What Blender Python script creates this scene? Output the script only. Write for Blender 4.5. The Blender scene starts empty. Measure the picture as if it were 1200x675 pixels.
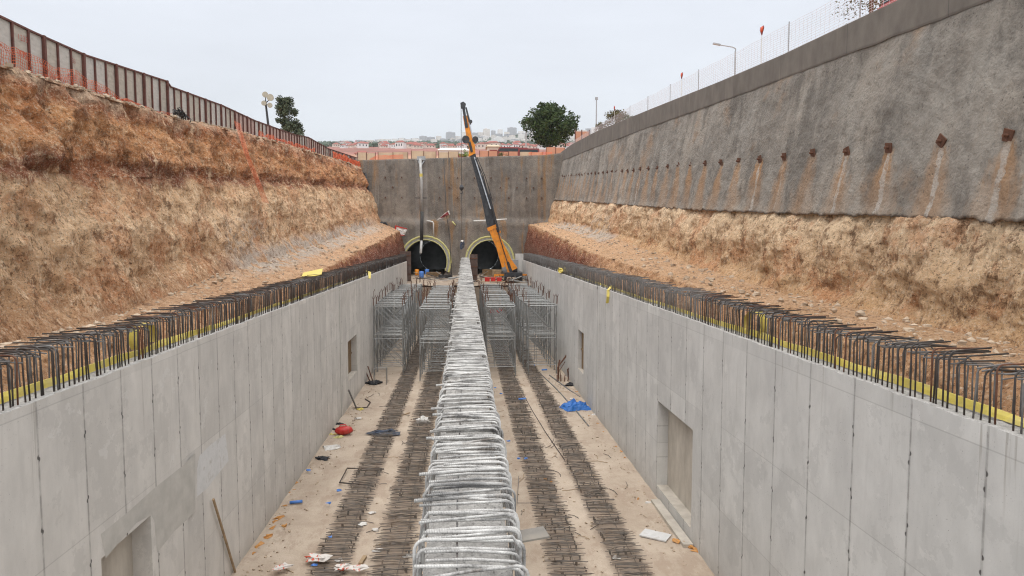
import bpy, math, random
from mathutils import Vector, Matrix, noise
random.seed(7)
R=math.radians; PI=math.pi
S=bpy.context.scene; COL=S.collection
H=11.9
# ---------------------------------------------------------------- camera
pit=math.atan(57/800); yaw=math.atan(55/math.hypot(800,57))
cd=bpy.data.cameras.new('camera'); cam=bpy.data.objects.new('camera',cd); COL.objects.link(cam)
cam.location=(0,0,H); cam.rotation_euler=(PI/2-pit,0,-yaw); cd.lens=24; cd.sensor_width=36
cd.clip_start=.1; cd.clip_end=12000; S.camera=cam
_f=Vector((math.sin(yaw)*math.cos(pit),math.cos(yaw)*math.cos(pit),-math.sin(pit)))
_r=Vector((math.cos(yaw),-math.sin(yaw),0)); _u=_r.cross(_f)
def on(ax,px,py,v):            # survey helper: point of the photograph on a real plane of the site
    d=_f+_r*((px-600)/800)+_u*((337.5-py)/800); o=Vector((0,0,H))
    return o+d*((v-o[ax])/d[ax])
def fl(px,py,z=0): return on(2,px,py,z)
def itp(T,y):
    if y<=T[0][0]:
        (a,b),(c,d)=T[0],T[1]; return b+(d-b)*(y-a)/(c-a)
    for (a,b),(c,d) in zip(T,T[1:]):
        if y<=c: return b+(d-b)*(y-a)/(c-a)
    (a,b),(c,d)=T[-2],T[-1]; return d+(d-b)*(y-c)/(c-a)
def nz(x,y,z,o=4): return noise.fractal(Vector((x,y,z)),1.0,2.0,o)
# ---------------------------------------------------------------- node helper
class NT:
    def __init__(s,name):
        s.m=bpy.data.materials.new(name); s.m.use_nodes=True; s.t=s.m.node_tree; s.b=s.t.nodes['Principled BSDF']; s.g=None
    def n(s,ty,**k):
        x=s.t.nodes.new(ty)
        for a,b in k.items(): setattr(x,a,b)
        return x
    def put(s,sock,v):
        if isinstance(v,bpy.types.NodeSocket): s.t.links.new(v,sock)
        elif isinstance(v,(tuple,list)) and len(v)==3 and sock.type=='RGBA': sock.default_value=(*v,1)
        else: sock.default_value=v
    def m_(s,op,a,b=0.0,c=0.0,clamp=False):
        x=s.n('ShaderNodeMath',operation=op,use_clamp=clamp); s.put(x.inputs[0],a); s.put(x.inputs[1],b); s.put(x.inputs[2],c); return x.outputs[0]
    def pos(s):
        if not s.g: s.g=s.n('ShaderNodeNewGeometry').outputs['Position']
        return s.g
    def obj(s): return s.n('ShaderNodeTexCoord').outputs['Object']
    def uv(s):
        x=s.n('ShaderNodeSeparateXYZ'); s.t.links.new(s.n('ShaderNodeTexCoord').outputs['UV'],x.inputs[0]); return x.outputs[0],x.outputs[1]
    def xyz(s,v=None):
        x=s.n('ShaderNodeSeparateXYZ'); s.put(x.inputs[0],v or s.pos()); return x.outputs
    def comb(s,a,b,c):
        x=s.n('ShaderNodeCombineXYZ'); s.put(x.inputs[0],a); s.put(x.inputs[1],b); s.put(x.inputs[2],c); return x.outputs[0]
    def sc(s,v,k):
        x=s.n('ShaderNodeVectorMath',operation='MULTIPLY'); s.put(x.inputs[0],v); x.inputs[1].default_value=k; return x.outputs[0]
    def noise(s,scale,detail=4,rough=.55,vec=None,k=None):
        v=vec or s.pos()
        if k: v=s.sc(v,k)
        x=s.n('ShaderNodeTexNoise'); s.put(x.inputs['Vector'],v); x.inputs['Scale'].default_value=scale
        x.inputs['Detail'].default_value=detail; x.inputs['Roughness'].default_value=rough; return x.outputs[0]
    def voro(s,scale,vec=None,k=None,feat='F1',out=0):
        v=vec or s.pos()
        if k: v=s.sc(v,k)
        x=s.n('ShaderNodeTexVoronoi',feature=feat); s.put(x.inputs['Vector'],v); x.inputs['Scale'].default_value=scale; return x.outputs[out]
    def ramp(s,f,*st,interp='LINEAR'):
        x=s.n('ShaderNodeValToRGB'); s.put(x.inputs[0],f); cr=x.color_ramp; cr.interpolation=interp
        while len(cr.elements)<len(st): cr.elements.new(.5)
        for e,(p,c) in zip(cr.elements,st):
            e.position=p; e.color=(*c,1) if isinstance(c,tuple) else (c,c,c,1)
        return x.outputs[0]
    def mix(s,f,a,b,mode='MIX'):
        x=s.n('ShaderNodeMix',data_type='RGBA',blend_type=mode); s.put(x.inputs[0],f); s.put(x.inputs[6],a); s.put(x.inputs[7],b); return x.outputs[2]
    def step(s,v,a,b):   # smooth 0..1 from a to b
        x=s.n('ShaderNodeMapRange',interpolation_type='SMOOTHSTEP'); s.put(x.inputs[0],v); x.inputs[1].default_value=a; x.inputs[2].default_value=b; return x.outputs[0]
    def white(s,v):
        x=s.n('ShaderNodeTexWhiteNoise',noise_dimensions='1D'); s.put(x.inputs['W'],v); return x.outputs[0]
    def bump(s,h,st=.5,d=.02,prev=None):
        x=s.n('ShaderNodeBump'); x.inputs['Strength'].default_value=st; x.inputs['Distance'].default_value=d; s.put(x.inputs['Height'],h)
        if prev: s.put(x.inputs['Normal'],prev)
        return x.outputs[0]
    def out(s,col,rough=.8,nrm=None,metal=0,spec=None):
        s.put(s.b.inputs['Base Color'],col); s.put(s.b.inputs['Roughness'],rough); s.put(s.b.inputs['Metallic'],metal)
        if spec is not None: s.b.inputs['Specular IOR Level'].default_value=spec
        if nrm: s.put(s.b.inputs['Normal'],nrm)
        return s.m
def simple(name,col,rough=.7,var=.25,scale=6,metal=0,bump=.2,dirt=None,dirta=.5):
    t=NT(name); o=t.obj(); n=t.noise(scale,5,.6,o)
    d=tuple(c*(1-var) for c in col); l=tuple(min(1,c*(1+var)) for c in col)
    c=t.ramp(n,(.3,d),(.7,l))
    if dirt: c=t.mix(t.m_('MULTIPLY',t.step(t.noise(scale*.6,6,.65,t.sc(o,(1.3,1.1,.9))),.45,.68),dirta),c,dirt)
    return t.out(c,rough,t.bump(t.noise(scale*6,4,.6,o),bump,.01),metal)
M={}
M['rebar']=simple('dark_rebar',(.058,.05,.046),.7,.4,3,.35,.4,(.12,.06,.035),.7)
M['rebar_grey']=simple('mortar_splashed_rebar',(.17,.165,.16),.8,.35,5,.1,.4,(.09,.06,.045),.7)
M['rebar_floor']=simple('floor_rebar',(.16,.14,.122),.8,.4,3,.2,.4,(.22,.15,.10),.6)
M['yellow']=simple('yellow_plastic',(.62,.50,.10),.5,.15,4,0,.1,(.45,.38,.2),.5)
M['galv']=simple('galvanised_steel',(.27,.275,.27),.5,.22,3,.45,.1,(.20,.16,.13),.45)
M['rust']=simple('rusty_steel',(.13,.055,.03),.85,.35,6,.1,.5,(.06,.03,.02),.7)
M['rustframe']=simple('rust_brown_paint',(.12,.042,.03),.75,.3,4,0,.2)
M['orange']=simple('orange_crane_paint',(.78,.27,.015),.4,.1,3,0,.05,(.28,.14,.05),.45)
M['black']=simple('black_crane_paint',(.035,.037,.042),.4,.25,3,.2,.1,(.12,.12,.12),.4)
M['chrome']=simple('worn_steel_rod',(.5,.52,.55),.35,.15,3,.7,.05)
M['rubber']=simple('rubber',(.03,.03,.03),.85,.2,4)
M['wood']=simple('weathered_wood',(.34,.24,.14),.85,.25,5,0,.4,(.2,.15,.1),.5)
M['ply']=simple('grey_plywood',(.17,.155,.135),.85,.2,3,0,.3,(.22,.19,.15),.5)
M['form']=simple('brown_formwork_ply',(.085,.05,.038),.6,.3,1.5,0,.2,(.2,.17,.15),.35)
M['brownwood']=simple('brown_wooden_boards',(.2,.125,.06),.85,.3,3,0,.4,(.1,.07,.04),.5)
M['foam']=simple('orange_foam',(.5,.24,.07),.9,.3,8,0,.5,(.35,.2,.1),.5)
M['red']=simple('red_plastic',(.5,.02,.015),.45,.15,4,0,.05,(.3,.12,.1),.4)
M['blue']=simple('blue_tarp',(.02,.13,.42),.55,.25,4,0,.3)
M['bluebit']=simple('blue_plastic',(.08,.22,.6),.5,.2,5)
M['darkcloth']=simple('dark_blue_cloth',(.04,.055,.09),.95,.4,4,0,.5,(.2,.18,.15),.5)
M['blackcloth']=simple('black_cloth',(.025,.025,.028),.95,.3,4)
M['whitebit']=simple('white_plastic',(.62,.6,.57),.6,.15,6,0,.1,(.4,.35,.3),.5)
M['bag']=NT('printed_cement_bag'); t=M['bag']; o=t.obj()
M['bag']=t.out(t.mix(t.m_('MULTIPLY',t.step(t.noise(5,2,.5,o),.5,.54),t.step(t.xyz(o)[0],.1,.02)),(.62,.58,.54),(.6,.1,.05)),.7,t.bump(t.noise(9,4,.6,o),.6,.03))
M['net']=simple('orange_net',(.72,.17,.07),.7,.15,5)
M['netwhite']=simple('pale_net',(.68,.60,.60),.8,.1,5)
M['lampgrey']=simple('grey_lamp_paint',(.35,.36,.37),.5,.1,3,.3)
M['reflector']=simple('orange_red_reflector',(.75,.09,.02),.35,.15,6)
M['car']=simple('red_car_paint',(.5,.06,.05),.3,.05,3,0,.0)
M['glass']=simple('dark_window_glass',(.03,.035,.04),.1,.1,2,0,0)
M['pvc']=simple('black_pipe',(.03,.03,.032),.5,.2,3)
M['greypipe']=simple('grey_steel_pipe',(.42,.42,.41),.55,.2,2,.2,.1,(.3,.25,.2),.4)
M['whitepipe']=simple('white_pipe',(.66,.65,.62),.55,.1,3)
M['bark']=simple('bark',(.13,.085,.06),.9,.35,3,0,.8)
M['barkred']=simple('reddish_bark',(.16,.075,.05),.9,.35,3,0,.8)
M['dish']=simple('floodlight_reflector',(.36,.34,.27),.4,.15,5)
def leafmat(name,a,b):
    t=NT(name); o=t.pos(); c=t.ramp(t.noise(1.1,3,.6,o),(.32,a),(.68,b)); t.b.inputs['Subsurface Weight'].default_value=0
    return t.out(c,.75,None,0,.25)
M['leafdark']=leafmat('dark_evergreen_leaves',(.022,.045,.014),(.07,.105,.03))
M['leafgrey']=leafmat('grey_green_leaves',(.06,.08,.05),(.13,.15,.09))
M['leafolive']=leafmat('olive_brown_leaves',(.09,.085,.03),(.15,.12,.05))
M['leafbright']=leafmat('fresh_green_leaves',(.12,.2,.04),(.24,.32,.08))
M['leaffar']=leafmat('far_hillside_leaves',(.035,.06,.04),(.08,.105,.06))

# ---- cast concrete with formwork seams (world Y along the wall)
def concrete(name,warm,y0,w,lift):
    t=NT(name); X,Y,Z=t.xyz()
    big=t.noise(.35,4,.6); cl=t.noise(1.3,6,.65,k=(1,1,.5)); st=t.noise(3.2,4,.6,k=(1,1,.07)); fine=t.noise(34,4,.7)
    c=t.ramp(cl,(.25,tuple(v*.84 for v in warm)),(.75,tuple(min(1,v*1.12) for v in warm)))
    u=t.m_('DIVIDE',t.m_('SUBTRACT',Y,y0),w); cell=t.m_('FLOOR',u); fr=t.m_('SUBTRACT',u,cell)
    dseam=t.m_('MULTIPLY',t.m_('MINIMUM',fr,t.m_('SUBTRACT',1.0,fr)),w)
    zl=t.m_('FLOOR',t.m_('DIVIDE',t.m_('SUBTRACT',Z,lift[0]),lift[1]))
    pv=t.white(t.m_('ADD',cell,t.m_('MULTIPLY',zl,17.3)))
    c=t.mix(1.0,c,t.ramp(pv,(0,.92),(1,1.06)),'MULTIPLY')
    c=t.mix(t.m_('MULTIPLY',t.step(big,.5,.66),.25),c,tuple(v*.68 for v in (warm[0],warm[1]*1.0,warm[2]*1.03)))
    c=t.mix(t.m_('MULTIPLY',t.step(st,.54,.76),.25),c,tuple(v*.62 for v in warm))
    c=t.mix(t.m_('MULTIPLY',t.step(t.noise(5,3,.6,k=(1,1,.05)),.6,.75),.2),c,(.58,.56,.53))
    c=t.mix(t.m_('MULTIPLY',t.step(fine,.6,.76),.4),c,(.15,.14,.13))
    pore=t.m_('MULTIPLY',t.step(t.voro(11),.13,.08),t.step(t.noise(.7,4,.6),.45,.6)); c=t.mix(t.m_('MULTIPLY',pore,.6),c,(.13,.12,.11))
    edge=t.step(t.noise(.55,7,.72),.545,.56)
    c=t.mix(t.m_('MULTIPLY',edge,.36),c,tuple(v*.74 for v in warm))
    e2=t.step(t.noise(.8,7,.7,k=(1,1,1.4)),.62,.635); c=t.mix(t.m_('MULTIPLY',e2,.35),c,(.66,.64,.61))
    drip=t.m_('MULTIPLY',t.step(t.noise(2.4,5,.7,k=(1,1,.035)),.6,.68),t.step(t.m_('ADD',Z,t.m_('MULTIPLY',t.noise(1.7,3,.6,k=(1,1,.02)),5.0)),8.6,10.8))
    c=t.mix(t.m_('MULTIPLY',drip,.45),c,(.22,.19,.15))
    # seams
    brk=t.step(t.noise(2.2,4,.7),.36,.58)
    seam=t.m_('MULTIPLY',t.step(dseam,.042,.012),t.m_('ADD',t.m_('MULTIPLY',brk,.45),.2))
    c=t.mix(seam,c,(.12,.11,.10))
    c=t.mix(t.m_('MULTIPLY',t.step(t.m_('ADD',dseam,t.m_('MULTIPLY',t.noise(2.5,3,.6),.2)),.2,.08),.3),c,tuple(v*.72 for v in warm))
    zz=t.m_('SUBTRACT',Z,lift[0]); zf=t.m_('MODULO',t.m_('ADD',zz,lift[1]*8),lift[1])
    dz=t.m_('MINIMUM',zf,t.m_('SUBTRACT',lift[1],zf))
    hs=t.m_('MULTIPLY',t.step(dz,.02,.005),t.step(t.white(t.m_('ADD',cell,zl)),.25,.6))
    c=t.mix(t.m_('MULTIPLY',hs,.3),c,(.17,.16,.15))
    # tie holes on the seams
    jit=t.m_('MULTIPLY',t.white(cell),.5); tz=t.m_('MODULO',t.m_('ADD',Z,jit),1.45); dtz=t.m_('ABSOLUTE',t.m_('SUBTRACT',tz,.72))
    hole=t.step(t.m_('POWER',t.m_('ADD',t.m_('POWER',dseam,2.0),t.m_('POWER',dtz,2.0)),.5),.06,.036)
    c=t.mix(t.m_('MULTIPLY',hole,.85),c,(.035,.03,.028))
    # splash zone near the floor
    low=t.m_('MULTIPLY',t.step(t.m_('ADD',Z,t.m_('MULTIPLY',t.noise(1.1,5,.7),1.4)),1.5,.6),.35)
    c=t.mix(low,c,(.26,.225,.185))
    h=t.m_('ADD',t.m_('MULTIPLY',fine,.25),t.m_('MULTIPLY',t.m_('ADD',seam,hole),-2.0))
    return t.out(c,.82,t.bump(h,.35,.012,t.bump(cl,.25,.05)))
M['conL']=concrete('cast_concrete_warm',(.575,.545,.505),.6,1.62,(2.3,3.15))
M['conR']=concrete('cast_concrete_grey',(.56,.548,.525),.85,1.96,(2.6,2.9))
t=NT('stained_recess_concrete'); c=t.ramp(t.noise(1.4,6,.65,k=(1,1,.4)),(.3,(.36,.32,.27)),(.7,(.55,.50,.43)))
M['nicheback']=t.out(c,.85,t.bump(t.noise(20,5,.6),.3,.02))
t=NT('rough_concrete'); c=t.ramp(t.noise(5,8,.8),(.3,(.20,.19,.18)),(.65,(.55,.53,.50)))
c=t.mix(t.m_('MULTIPLY',t.step(t.voro(13),.28,.08),.6),c,(.12,.115,.11))
M['conrough']=t.out(c,.9,t.bump(t.noise(16,6,.75),.9,.05))
t=NT('mortar_patch_dark'); M['patchd']=t.out(t.ramp(t.noise(2.2,5,.6),(.3,(.40,.38,.345)),(.7,(.50,.475,.435))),.85,t.bump(t.noise(20,4,.6),.2,.01))
t=NT('mortar_patch_pale'); M['patchl']=t.out(t.ramp(t.noise(2.6,5,.6),(.3,(.52,.515,.5)),(.55,(.6,.59,.58)),(.75,(.42,.4,.36))),.85,t.bump(t.noise(20,4,.6),.2,.01))
t=NT('cement_coated_rebar'); o=t.pos(); X,Y,Z=t.xyz()
rb=t.m_('SINE',t.m_('MULTIPLY',t.m_('ADD',X,t.m_('MULTIPLY',Y,.3)),230.0))
c=t.ramp(t.noise(2.2,7,.72),(.34,(.14,.135,.13)),(.45,(.42,.41,.395)),(.6,(.64,.63,.605)))
c=t.mix(t.m_('MULTIPLY',t.step(t.noise(.55,4,.6),.57,.68),.75),c,(.055,.055,.058))
c=t.mix(t.m_('MULTIPLY',t.step(t.noise(1.2,6,.75),.58,.64),.25),c,(.22,.16,.11))
M['rebar_white']=t.out(c,.92,t.bump(t.m_('ADD',t.m_('MULTIPLY',rb,.18),t.noise(30,5,.8)),.9,.014))
# ---- shotcrete
def shot(name,kind):
    t=NT(name); X,Y,Z=t.xyz()
    big=t.noise(.22,5,.6,k=(1,1,.5)); med=t.noise(1.6,6,.68); st=t.noise(.9,5,.6,k=(1,1,.06)); gr=t.noise(14,6,.75)
    c=t.ramp(med,(.25,(.165,.152,.138)),(.75,(.30,.28,.255)))
    c=t.mix(t.m_('MULTIPLY',t.step(big,.47,.58),.6),c,(.35,.32,.285)); c=t.mix(t.m_('MULTIPLY',t.step(t.noise(.4,6,.7,k=(1,1,.4)),.53,.6),.55),c,(.115,.105,.095))
    c=t.mix(t.m_('MULTIPLY',t.step(st,.5,.68),.5),c,(.125,.115,.107))
    c=t.mix(t.m_('MULTIPLY',t.step(t.noise(.5,4,.6,k=(1.3,1.3,.08)),.56,.7),.3),c,(.36,.34,.31))
    if kind=='side':
        zp=t.m_('ADD',14.84,t.m_('MULTIPLY',t.m_('SUBTRACT',Y,18.8),.079))
        dz=t.m_('SUBTRACT',zp,Z)                        # metres below the anchor row
        u=t.m_('DIVIDE',t.m_('SUBTRACT',Y,18.8),2.8); k=t.m_('ROUND',u); du=t.m_('ABSOLUTE',t.m_('MULTIPLY',t.m_('SUBTRACT',u,k),2.8))
        rnd=t.white(k); below=t.m_('MULTIPLY',t.step(dz,-.1,.25),t.step(t.m_('ADD',dz,t.m_('MULTIPLY',rnd,2.2)),5.5,2.2))
        w=t.m_('ADD',.25,t.m_('MULTIPLY',dz,.34)); n1=t.noise(1.8,6,.75,k=(1,1,.3))
        rs=t.m_('MULTIPLY',t.m_('MULTIPLY',t.step(t.m_('DIVIDE',t.m_('ADD',du,t.m_('MULTIPLY',t.m_('SUBTRACT',n1,.5),1.5)),w),1.3,.3),below),t.m_('ADD',.45,t.m_('MULTIPLY',rnd,.5)))
        c=t.mix(rs,c,(.37,.215,.105))
        dr=t.m_('MULTIPLY',t.m_('MULTIPLY',t.step(t.m_('ADD',du,t.m_('MULTIPLY',t.m_('SUBTRACT',t.noise(3.5,5,.7,k=(1,1,.6)),.5),.35)),.15,.08),t.step(dz,.1,.3)),t.step(t.m_('ADD',rnd,t.m_('MULTIPLY',t.step(Y,38,24),.8)),.72,.9))
        c=t.mix(t.m_('MULTIPLY',t.m_('MULTIPLY',dr,t.step(t.noise(2.6,6,.8),.36,.5)),.72),c,(.46,.44,.42))
        c=t.mix(t.m_('MULTIPLY',t.step(t.noise(.28,5,.65,k=(1,1,.9)),.54,.7),.5),c,(.34,.215,.125))
    else:
        n=t.noise(.55,4,.6,k=(1,1,.045)); n2=t.noise(1.4,5,.7,k=(1,1,.12))
        c=t.mix(t.m_('MULTIPLY',t.m_('MULTIPLY',t.step(n,.56,.64),t.step(n2,.3,.6)),.8),c,(.36,.21,.09))
        for cx,cz,rr in ((-6.65,8.2,4.3),(4.15,8.3,4.2)):
            d=t.m_('POWER',t.m_('ADD',t.m_('POWER',t.m_('SUBTRACT',X,cx),2.0),t.m_('POWER',t.m_('SUBTRACT',Z,cz),2.0)),.5)
            c=t.mix(t.m_('MULTIPLY',t.step(t.m_('ADD',d,t.m_('MULTIPLY',n2,1.2)),rr+2.1,rr+.3),.5),c,(.34,.33,.32))
        for cx in (-7.9,-6.6):
            c=t.mix(t.m_('MULTIPLY',t.step(t.m_('ABSOLUTE',t.m_('ADD',t.m_('SUBTRACT',X,cx),t.m_('MULTIPLY',t.m_('SUBTRACT',n2,.5),.5))),.5,.2),.55),c,(.42,.41,.4))
        sp=t.m_('MULTIPLY',t.step(t.voro(4),.3,.2),t.m_('MULTIPLY',t.step(t.m_('ABSOLUTE',t.m_('ADD',X,8.4)),.85,.6),t.step(Z,15.2,16)))
        c=t.mix(t.m_('MULTIPLY',sp,.7),c,(.07,.07,.07))
    c=t.mix(t.m_('MULTIPLY',t.step(gr,.54,.7),.6),c,(.08,.07,.06))
    c=t.mix(t.m_('MULTIPLY',t.step(t.voro(6.5),.24,.14),t.m_('MULTIPLY',t.step(t.noise(.9,4,.7),.42,.6),.75)),c,(.07,.062,.055))
    if kind!='side': c=t.mix(1.0,c,(.88,.82,.76),'MULTIPLY'); c=t.mix(t.m_('MULTIPLY',t.step(t.noise(.45,6,.7,k=(1,1,.3)),.48,.6),.4),c,(.15,.14,.13)); c=t.mix(t.m_('MULTIPLY',t.step(t.noise(1.1,5,.7,k=(1,1,.06)),.58,.68),.45),c,(.32,.3,.27))
    else: c=t.mix(1.0,c,(1.05,1.0,.94),'MULTIPLY'); c=t.mix(t.m_('MULTIPLY',t.step(t.noise(.6,6,.7,k=(1,1,.35)),.5,.62),.4),c,(.36,.33,.29))
    hh=t.m_('ADD',gr,t.m_('MULTIPLY',t.voro(7),-.5))
    return t.out(c,.9,t.bump(hh,.95,.09,t.bump(med,.5,.15)))
M['shot']=shot('grey_shotcrete','side'); M['shotback']=shot('stained_shotcrete','back')
t=NT('coping_concrete'); X,Y,Z=t.xyz()
c=t.ramp(t.noise(1.2,6,.6,k=(1,1,.6)),(.3,(.115,.098,.082)),(.7,(.185,.16,.135)))
u=t.m_('FRACT',t.m_('DIVIDE',t.m_('SUBTRACT',Y,4.0),6.2)); c=t.mix(t.m_('MULTIPLY',t.step(u,.012,.004),.6),c,(.06,.055,.05))
c=t.mix(t.m_('MULTIPLY',t.step(t.noise(.9,4,.6,k=(1,1,.1)),.55,.7),.4),c,(.24,.2,.165))
M['coping']=t.out(c,.85,t.bump(t.noise(22,5,.6),.3,.02))
# ---- earth (uv: u = metres along the cut, v = 0..1 cut, 1..2 bench, 2..3 face, 3.. rim)
def earth(name,right):
    t=NT(name); U,V=t.uv(); X,Y,Z=t.xyz()
    fine=t.noise(5.5,8,.75); med=t.noise(1.3,6,.65); warp=t.noise(.45,5,.6); claw=t.noise(2.6,4,.62,k=(1,1,.14)); claw2=t.noise(6.0,3,.6,k=(1,1,.10))
    v=t.m_('ADD',V,t.m_('MULTIPLY',t.m_('SUBTRACT',warp,.5),.32))
    if not right:
        base=t.ramp(t.m_('SUBTRACT',v,2.0),(0,(.31,.18,.10)),(.12,(.39,.265,.165)),(.35,(.52,.395,.27)),(.545,(.49,.35,.225)),(.60,(.19,.08,.045)),(.645,(.15,.058,.034)),(.69,(.34,.175,.085)),(.86,(.39,.21,.10)),(.93,(.22,.09,.045)),(1,(.34,.26,.2)))
        red=t.m_('MULTIPLY',t.m_('MULTIPLY',t.step(Y,34,60),t.step(V,2.55,2.75)),t.step(t.noise(.8,5,.7),.42,.62))
    else:
        base=t.ramp(t.m_('SUBTRACT',v,2.0),(0,(.40,.27,.155)),(.2,(.41,.30,.19)),(.5,(.45,.345,.235)),(.85,(.52,.43,.315)),(1,(.50,.40,.28)))
        red=t.m_('MULTIPLY',t.step(t.noise(.5,5,.7),.62,.75),.5)
    c=t.mix(t.m_('MULTIPLY',red,.75),base,(.29,.125,.06))
    face=t.step(V,1.97,2.06)
    pale=t.m_('MULTIPLY',t.m_('MULTIPLY',t.step(claw,.5,.66),t.step(claw2,.35,.6)),face)
    lowm=t.step(V,2.62,2.45) if not right else t.step(V,2.3,2.6)
    c=t.mix(t.m_('MULTIPLY',t.m_('MULTIPLY',pale,t.m_('ADD',t.m_('MULTIPLY',lowm,.5),.2)),.8),c,(.62,.52,.40))
    cl3=t.m_('MULTIPLY',t.step(t.noise(5.2,4,.7,k=(1,1,.16)),.55,.6),t.step(t.noise(.8,4,.6),.42,.55))
    c=t.mix(t.m_('MULTIPLY',t.m_('MULTIPLY',cl3,face),t.m_('ADD',t.m_('MULTIPLY',lowm,.75),.15)),c,(.64,.55,.43))
    cl4=t.m_('MULTIPLY',t.step(t.noise(2.3,5,.72,k=(1,1,.2)),.56,.6),t.step(t.noise(.5,4,.6),.45,.55))
    c=t.mix(t.m_('MULTIPLY',t.m_('MULTIPLY',cl4,face),.55),c,(.60,.50,.37))
    c=t.mix(t.m_('MULTIPLY',t.step(med,.53,.64),.6),c,t.mix(.6,c,(.16,.075,.035)))
    c=t.mix(t.m_('MULTIPLY',t.step(t.noise(.35,6,.7),.5,.58),.45),c,(.34,.145,.065))
    c=t.mix(t.m_('MULTIPLY',t.step(t.noise(2.9,7,.72),.54,.66),.5),c,(.62,.5,.36))
    # bench
    bc=t.ramp(t.noise(1.0,6,.65),(.3,(.31,.20,.125) if not right else (.36,.24,.145)),(.7,(.43,.31,.215)))
    c=t.mix(t.step(V,2.05,1.95),c,bc)
    # grey overspray on the bench
    gy=(t.m_('MULTIPLY',t.step(Y,39,46),t.step(Y,118,95)) if not right else t.m_('MULTIPLY',t.step(Y,60,67),t.step(Y,106,96)))
    gv=t.m_('MULTIPLY',t.step(V,1.35 if not right else 1.5,1.7),t.step(V,2.16,2.04))
    gm=t.m_('MULTIPLY',t.m_('MULTIPLY',gy,gv),t.step(t.noise(.7,5,.65),.42,.5))
    gf=t.m_('MULTIPLY',t.m_('MULTIPLY',t.step(t.m_('ABSOLUTE',t.m_('SUBTRACT',Y,47 if not right else 72)),6.5,3.0),t.step(V,2.42 if not right else 2.95,2.2)),t.m_('MULTIPLY',t.step(t.noise(1.1,6,.75),.47,.58),t.step(V,2.0,2.05)))
    c=t.mix(t.m_('MULTIPLY',t.m_('MAXIMUM',gm,t.m_('MULTIPLY',gf,.75)),.9),c,t.ramp(t.noise(4,5,.7),(.3,(.25,.245,.235)),(.7,(.42,.41,.4))))
    # cut below the bench
    cutc=t.ramp(t.m_('ADD',V,t.m_('MULTIPLY',t.m_('SUBTRACT',t.noise(1.2,6,.75,k=(1,1,.35)),.5),1.1)),(.2,(.06,.018,.011)),(.7,(.11,.03,.017)),(.92,(.20,.085,.045)),(1.0,(.30,.19,.11)))
    cutn=t.ramp(t.noise(2.0,6,.7),(.3,(.26,.14,.075)),(.7,(.46,.31,.19)))
    c=t.mix(t.step(V,1.02,.96),c,t.mix(t.step(Y,48,62),cutn,cutc))
    c=t.mix(1.0,c,(1.68,1.48,1.30),'MULTIPLY')
    f2=t.noise(3.1,9,.82,k=(1,1,.85)); f3=t.noise(7.5,7,.85,k=(1,1,1.1))
    c=t.mix(t.m_('MULTIPLY',t.step(fine,.54,.68),.6),c,(.80,.64,.46))
    c=t.mix(t.m_('MULTIPLY',t.step(f2,.45,.40),.72),c,t.mix(.7,c,(.14,.05,.018)))
    c=t.mix(t.m_('MULTIPLY',t.step(f3,.44,.40),.85),c,(.10,.045,.02))
    c=t.mix(t.m_('MULTIPLY',t.step(f3,.55,.60),.6),c,(.85,.72,.55))
    c=t.mix(t.m_('MULTIPLY',t.step(t.noise(1.5,8,.78,k=(1,1,.7)),.445,.405),.65),c,(.17,.08,.038))  # shaded hollows painted into the earth colour, independent of the mesh relief
    c=t.mix(t.m_('MULTIPLY',t.step(t.noise(14,3,.7),.62,.68),.55),c,(.78,.68,.53))
    ch=t.voro(2.4,k=(1,1,.8),feat='DISTANCE_TO_EDGE')
    c=t.mix(t.m_('MULTIPLY',t.m_('MULTIPLY',t.step(ch,.05,.0),face),t.m_('MULTIPLY',t.step(med,.45,.6),.3)),c,(.16,.075,.035))
    h=t.m_('ADD',t.m_('ADD',t.m_('MULTIPLY',fine,1.0),t.m_('MULTIPLY',f2,1.0)),t.m_('MULTIPLY',claw2,.5))
    return t.out(c,.95,t.bump(h,1.0,.2,t.bump(t.noise(2.2,6,.7,k=(1,1,.4)),.7,.25)),0,.2)
M['earthL']=earth('layered_red_and_tan_earth',False); M['earthR']=earth('tan_earth',True)
# ---- pit floor
t=NT('dusty_slab'); X,Y,Z=t.xyz()
c=t.ramp(t.noise(.5,7,.65),(.3,(.36,.28,.21)),(.7,(.52,.43,.34)))
c=t.mix(t.m_('MULTIPLY',t.step(t.noise(.9,7,.75,k=(1,.45,1)),.5,.6),.55),c,(.33,.245,.18))
c=t.mix(t.m_('MULTIPLY',t.step(t.noise(7,7,.75),.57,.7),.45),c,(.24,.18,.13))
c=t.mix(t.m_('MULTIPLY',t.step(t.voro(9),.13,.06),.5),c,(.6,.55,.48))
for cx in (-4.95,-2.75,3.65,5.9):
    e=t.m_('ADD',t.m_('ABSOLUTE',t.m_('SUBTRACT',X,cx)),t.m_('MULTIPLY',t.m_('SUBTRACT',t.noise(1.5,5,.7),.5),.7))
    c=t.mix(t.m_('MULTIPLY',t.step(e,.8,.5),.6),c,(.22,.165,.125))
M['slab']=t.out(c,.92,t.bump(t.noise(12,8,.75),.6,.05))
t=NT('site_fill'); M['fill']=t.out(t.ramp(t.noise(.8,7,.7),(.3,(.22,.165,.125)),(.7,(.42,.34,.26))),.95,t.bump(t.noise(8,7,.75),.8,.08))
t=NT('surrounding_ground'); X,Y,Z=t.xyz()
near=t.mix(t.step(Y,135,200),t.ramp(t.noise(.15,7,.7),(.3,(.36,.17,.09)),(.7,(.48,.30,.19))),t.ramp(t.noise(.06,8,.75,k=(1,.25,1)),(.35,(.10,.085,.05)),(.48,(.22,.08,.06)),(.6,(.30,.13,.10)),(.7,(.42,.30,.23))))
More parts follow.
